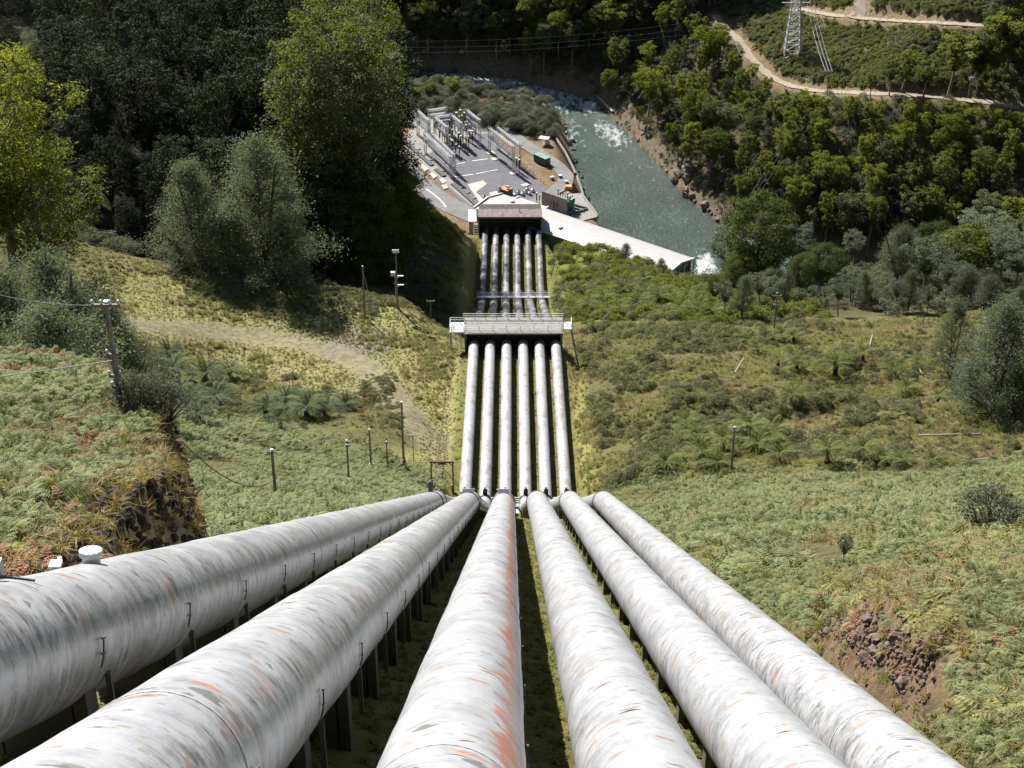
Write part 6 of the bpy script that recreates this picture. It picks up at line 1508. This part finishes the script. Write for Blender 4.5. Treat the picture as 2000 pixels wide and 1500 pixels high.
pl, hl = pp['lean']; pb, hb = pp['brk']; T_ = lambda q, f=0.98: np.array([q[0][0], q[0][1] - 0.2, q[0][2] + q[1] * f])
wire(T_(pp['lean'], 0.50), T_(pp['brk'], 0.42), 3.2, 0.045, "black cable sagging from the left bank pole to the bracken-field pole", m_band)
wire(T_(pp['lean'], 0.50), (-62, 84, 213 + 8), 1.0, 0.025, "cable running from the middle of the left bank pole out of the picture")
wire(T_(pp['lean'], 0.985), on_y(-60, 556, 130), 0.5, 0.015, "thin wire from the top of the left bank pole towards the left edge")
wire(T_(pp['brk'], 0.45), T_((at(682, 946, 120), 5.5), 0.8), 1.6, 0.03, "slack wire between the bracken-field pole and the double-capped pole", m_band)
gp = at(752, 706, 200); wire(T_(pp['crest'], 0.96), (gp[0], gp[1], gp[2]), 0.2, 0.03, "pale stay wire slanting from the bare crest pole to the track")
q = at(1935, 822, 100); wire((q[0], q[1], q[2] + 0.8), (q[0] + 22, q[1] - 8, q[2] + 1.0), 0.5, 0.04, "wire leaving the right edge below the pyramid-shaped wattle")
for k in range(3): wire(on_y(1592 - k * 9, 192, 575) + [0, 0, 1], on_y(1475 - k * 8, 395, 520) + [0, 0, 1], 1.5, 0.05, "dark line crossing the slope towards the river, %s of three" % ("first", "second", "third")[k], m_band)
for k, v in enumerate((62, 74, 84)): wire(on_y(770, v + 18, 600), on_y(1330, v - 16, 610), 2.0, 0.06, "%s of three thin lines crossing the shaded cliff" % ("topmost", "middle", "lowest")[k])
# lattice pylon on the cleared hillside
p = at(1546, 104, 450); root = empty("pylon", p); tag(root, "silvery lattice pylon on the cleared hillside, its top cut by the picture's edge", "pylon")
hp = 31.0; 
for sx in (-1, 1):
    for sy in (-1, 1): MB().bar((p[0] + sx * 2.9, p[1] + sy * 2.9, p[2] - 1.0), (p[0] + sx * 0.6, p[1] + sy * 0.6, p[2] + hp), 0.28).build("leg", m_galv, root)
for k in range(11):
    f0, f1 = k / 11, (k + 1) / 11; w0, w1 = 2.9 - 2.3 * f0, 2.9 - 2.3 * f1; z0, z1 = p[2] - 1 + (hp + 1) * f0, p[2] - 1 + (hp + 1) * f1; mb = MB()
    for a, b in (((-1, -1), (1, -1)), ((1, -1), (1, 1)), ((1, 1), (-1, 1)), ((-1, 1), (-1, -1))):
        mb.bar((p[0] + a[0] * w0, p[1] + a[1] * w0, z0), (p[0] + b[0] * w1, p[1] + b[1] * w1, z1), 0.15); mb.bar((p[0] + b[0] * w0, p[1] + b[1] * w0, z0), (p[0] + a[0] * w1, p[1] + a[1] * w1, z1), 0.15); mb.bar((p[0] + a[0] * w1, p[1] + a[1] * w1, z1), (p[0] + b[0] * w1, p[1] + b[1] * w1, z1), 0.15)
    mb.build("brace_panel", m_galv, root)
for f in (0.62, 0.76, 0.9): MB().bar((p[0] - 5, p[1], p[2] + hp * f), (p[0] + 5, p[1], p[2] + hp * f), 0.3).build("cross_arm", m_galv, root)
for k in range(3): wire((p[0] + 4, p[1], p[2] + hp * (0.62 + 0.14 * k)), T_(pp['far'], 0.98) + [k * 1.1 - 1.1, 0, 0], 2.0, 0.07, "%s of three bright conductors from the pylon down to the roadside pole" % ("lowest", "middle", "uppermost")[k], m_galv)
# ------------------------------------------------------------------ rocks, logs
def rock_mesh(seed, mat):
    r = np.random.default_rng(seed); V_, F_ = [], []
    n1, n2 = 5, 7; V_.append((0, 0, -0.5))
    for i in range(1, n1):
        for j in range(n2):
            a = math.pi * i / n1; b = 2 * math.pi * (j + 0.5 * (i % 2)) / n2; k = r.uniform(0.72, 1.15)
            V_.append((k * math.sin(a) * math.cos(b) * 0.6, k * math.sin(a) * math.sin(b) * 0.5, -k * math.cos(a) * 0.5))
    V_.append((0, 0, 0.45)); top = len(V_) - 1
    for j in range(n2): F_.append((0, 1 + (j + 1) % n2, 1 + j))
    for i in range(n1 - 2):
        for j in range(n2): F_.append((1 + i * n2 + j, 1 + i * n2 + (j + 1) % n2, 1 + (i + 1) * n2 + (j + 1) % n2, 1 + (i + 1) * n2 + j))
    for j in range(n2): F_.append((1 + (n1 - 2) * n2 + j, 1 + (n1 - 2) * n2 + (j + 1) % n2, top))
    me = bpy.data.meshes.new("rock"); me.from_pydata(V_, [], F_); me.materials.append(mat); me.update(); return me
m_rock1 = simple("red_brown_rock", (0.13, 0.095, 0.075), 0.95, 0.5, 2.0, bmp=0.6); m_rock2 = simple("grey_brown_rock", (0.17, 0.14, 0.115), 0.95, 0.45, 1.0, bmp=0.6)
RK1 = [rock_mesh(s, m_rock1) for s in range(5)]; RK2 = [rock_mesh(10 + s, m_rock2) for s in range(5)]
rr = np.random.default_rng(9)
def rock(p, s, meshes, label, group, flat=0.8):
    o = bpy.data.objects.new("rock", meshes[int(rr.integers(5))]); coll.objects.link(o); o.location = (p[0], p[1], p[2] + 0.1 * s); o.scale = (s * rr.uniform(0.8, 1.3), s * rr.uniform(0.8, 1.3), s * flat * rr.uniform(0.7, 1.2)); o.rotation_euler = (rr.uniform(-.5, .5), rr.uniform(-.5, .5), rr.uniform(0, 6.28)); tag(o, label, "rock", group)
for k in range(34):
    f = rr.random(); u = 1580 + 190 * f + rr.uniform(-10, 35); v = 1200 + 120 * f + rr.normal() * 26
    p = at(u, v, 25)
    if p[0] < 10.9: continue
    rock(p, rr.uniform(0.15, 0.55), RK1, "red-brown rock in the crumbling cut beside the rightmost pipe", "rocks in the cut beside the rightmost pipe")
for k in range(12):
    p = at(rr.uniform(1230, 1420), rr.uniform(1050, 1110), 40)
    if p[0] > 11: rock(p, rr.uniform(0.2, 0.5), RK1, "small stone on the bare patch by the rightmost pipe", "stones by the rightmost pipe")
for k in range(24):
    y = rr.uniform(44, 96); x = float(bluff_edge(y)) + rr.uniform(-0.2, 1.6); rock((x, y, float(H(x, y))), rr.uniform(0.3, 0.9), RK1, "stone showing in the dark cut face of the left bank", "stones in the left cut face")
m_clod = simple("red_brown_earth", (0.15, 0.10, 0.07), 0.98, 0.5, 2.0, bmp=0.6)
m_clodd = simple("dark_earth", (0.055, 0.042, 0.03), 0.98, 0.5, 2.0, bmp=0.6)  # earth darkened to imitate shade on the left cut face
sources("clodd", [rock_mesh(50 + k, m_clodd) for k in range(4)])
sources("clod", [rock_mesh(40 + k, m_clod) for k in range(4)])
cp = []
for k in range(650):
    f = rr.random(); p = at(1575 + 200 * f + rr.uniform(-20, 60), 1195 + 125 * f + rr.normal() * 32, 25)
    if p[0] > 10.8: cp.append(p)
scatter("earth_clods", "clod", np.array(cp), rr.uniform(0.05, 0.24, len(cp)), "crumbling red-brown earth of the cut beside the rightmost pipe", "earth", 0.8, 3)
cp = []
for k in range(3800):
    y = rr.uniform(36, 100); x = float(bluff_edge(y)) + rr.uniform(-2.2, 2.2); cp.append((x, y, float(H(x, y)) + 0.05))
scatter("bank_earth", "clodd", np.array(cp), rr.uniform(0.08, 0.42, len(cp)), "rough earth of the cut face on the left bank, shade put into its colour", "earth", 0.8, 4)
cp = []
for k in range(800):
    y = rr.uniform(30, 100); x = float(bluff_edge(y)) + rr.uniform(-3.0, 0.9); cp.append((x, y, float(H(x, y)) + 0.05))
scatter("hanging_grass", "drygrass", np.array(cp), rr.uniform(0.35, 0.95, len(cp)), "dry grass hanging over the left cut face", "grass", 0.7, 5)
q = at(85, 1388, 15); rock((-9.0, 19.5, float(H(-9.0, 19.5))), 0.9, RK2, "grey boulder beneath the leftmost pipe", None)
fb = np.array(FAR_BANK); seg = np.linspace(0, 1, 400)
acc = np.concatenate([[0], np.cumsum(np.hypot(*(fb[1:] - fb[:-1]).T))])
for k in range(110):
    s = rr.uniform(acc[2], acc[-3]); x = np.interp(s, acc, fb[:, 0]); y = np.interp(s, acc, fb[:, 1]); o_ = abs(rr.normal()) * 2.4 - 0.6
    x += o_ * 0.9; y += o_ * 0.45; z = max(-0.2, float(H(x, y))); rock((x, y, z), rr.uniform(0.6, 1.7), RK2, "boulder at the water's edge on the far river bank", "boulders along the far river bank")
for k in range(36):
    p = at(rr.normal(1345, 22), rr.normal(345, 38), 480)
    if p[1] > yfar(p[0]): rock(p, rr.uniform(1.5, 3.4), RK2, "broken rock on the bare cliff above the far bank", "rocks of the bare cliff", 1.2)
for k in range(20):
    f = rr.random(); x = np.interp(f, [0, 1], [20, 28]); y = np.interp(f, [0, 1], [625, 545]); rock((x + rr.uniform(-2, 1), y, max(0, float(H(x, y)))), rr.uniform(0.8, 1.8), RK2, "boulder on the switchyard side of the river", "boulders below the switchyard")
m_log = simple("bleached_wood", (0.30, 0.28, 0.25), 0.85, 0.25, 2)
def log(pxa, pxb, r, label, dmin, lift=0.3):
    a, b = at(*pxa, dmin), at(*pxb, dmin); m_ = (a + b) / 2 + [0, 0, lift]; mb = MB(); mb.tube([a + [0, 0, lift], m_, b + [0, 0, lift]], [r, r * 0.85, r * 0.6], 8); o = mb.build("fallen_log", m_log); tag(o, label, "log"); return o
log((1197, 222), (1167, 191), 0.5, "white fallen trunk at the river bend below the far trees", 500, 0.6)
log((1792, 860), (1915, 856), 0.15, "long pale log lying across the right-hand bracken", 100, 0.9)
log((1905, 905), (2010, 900), 0.13, "pale log nearer the right edge, below the long one", 100, 0.7)
log((1434, 742), (1452, 712), 0.14, "pale board lying on the scrub mound right of the pipes", 150, 1.6)
log((1697, 685), (1703, 662), 0.15, "bleached stump near the right-hand crest", 200, 1.0)
log((1790, 722), (1800, 738), 0.13, "short bleached branch below the right-hand crest", 200, 0.8)
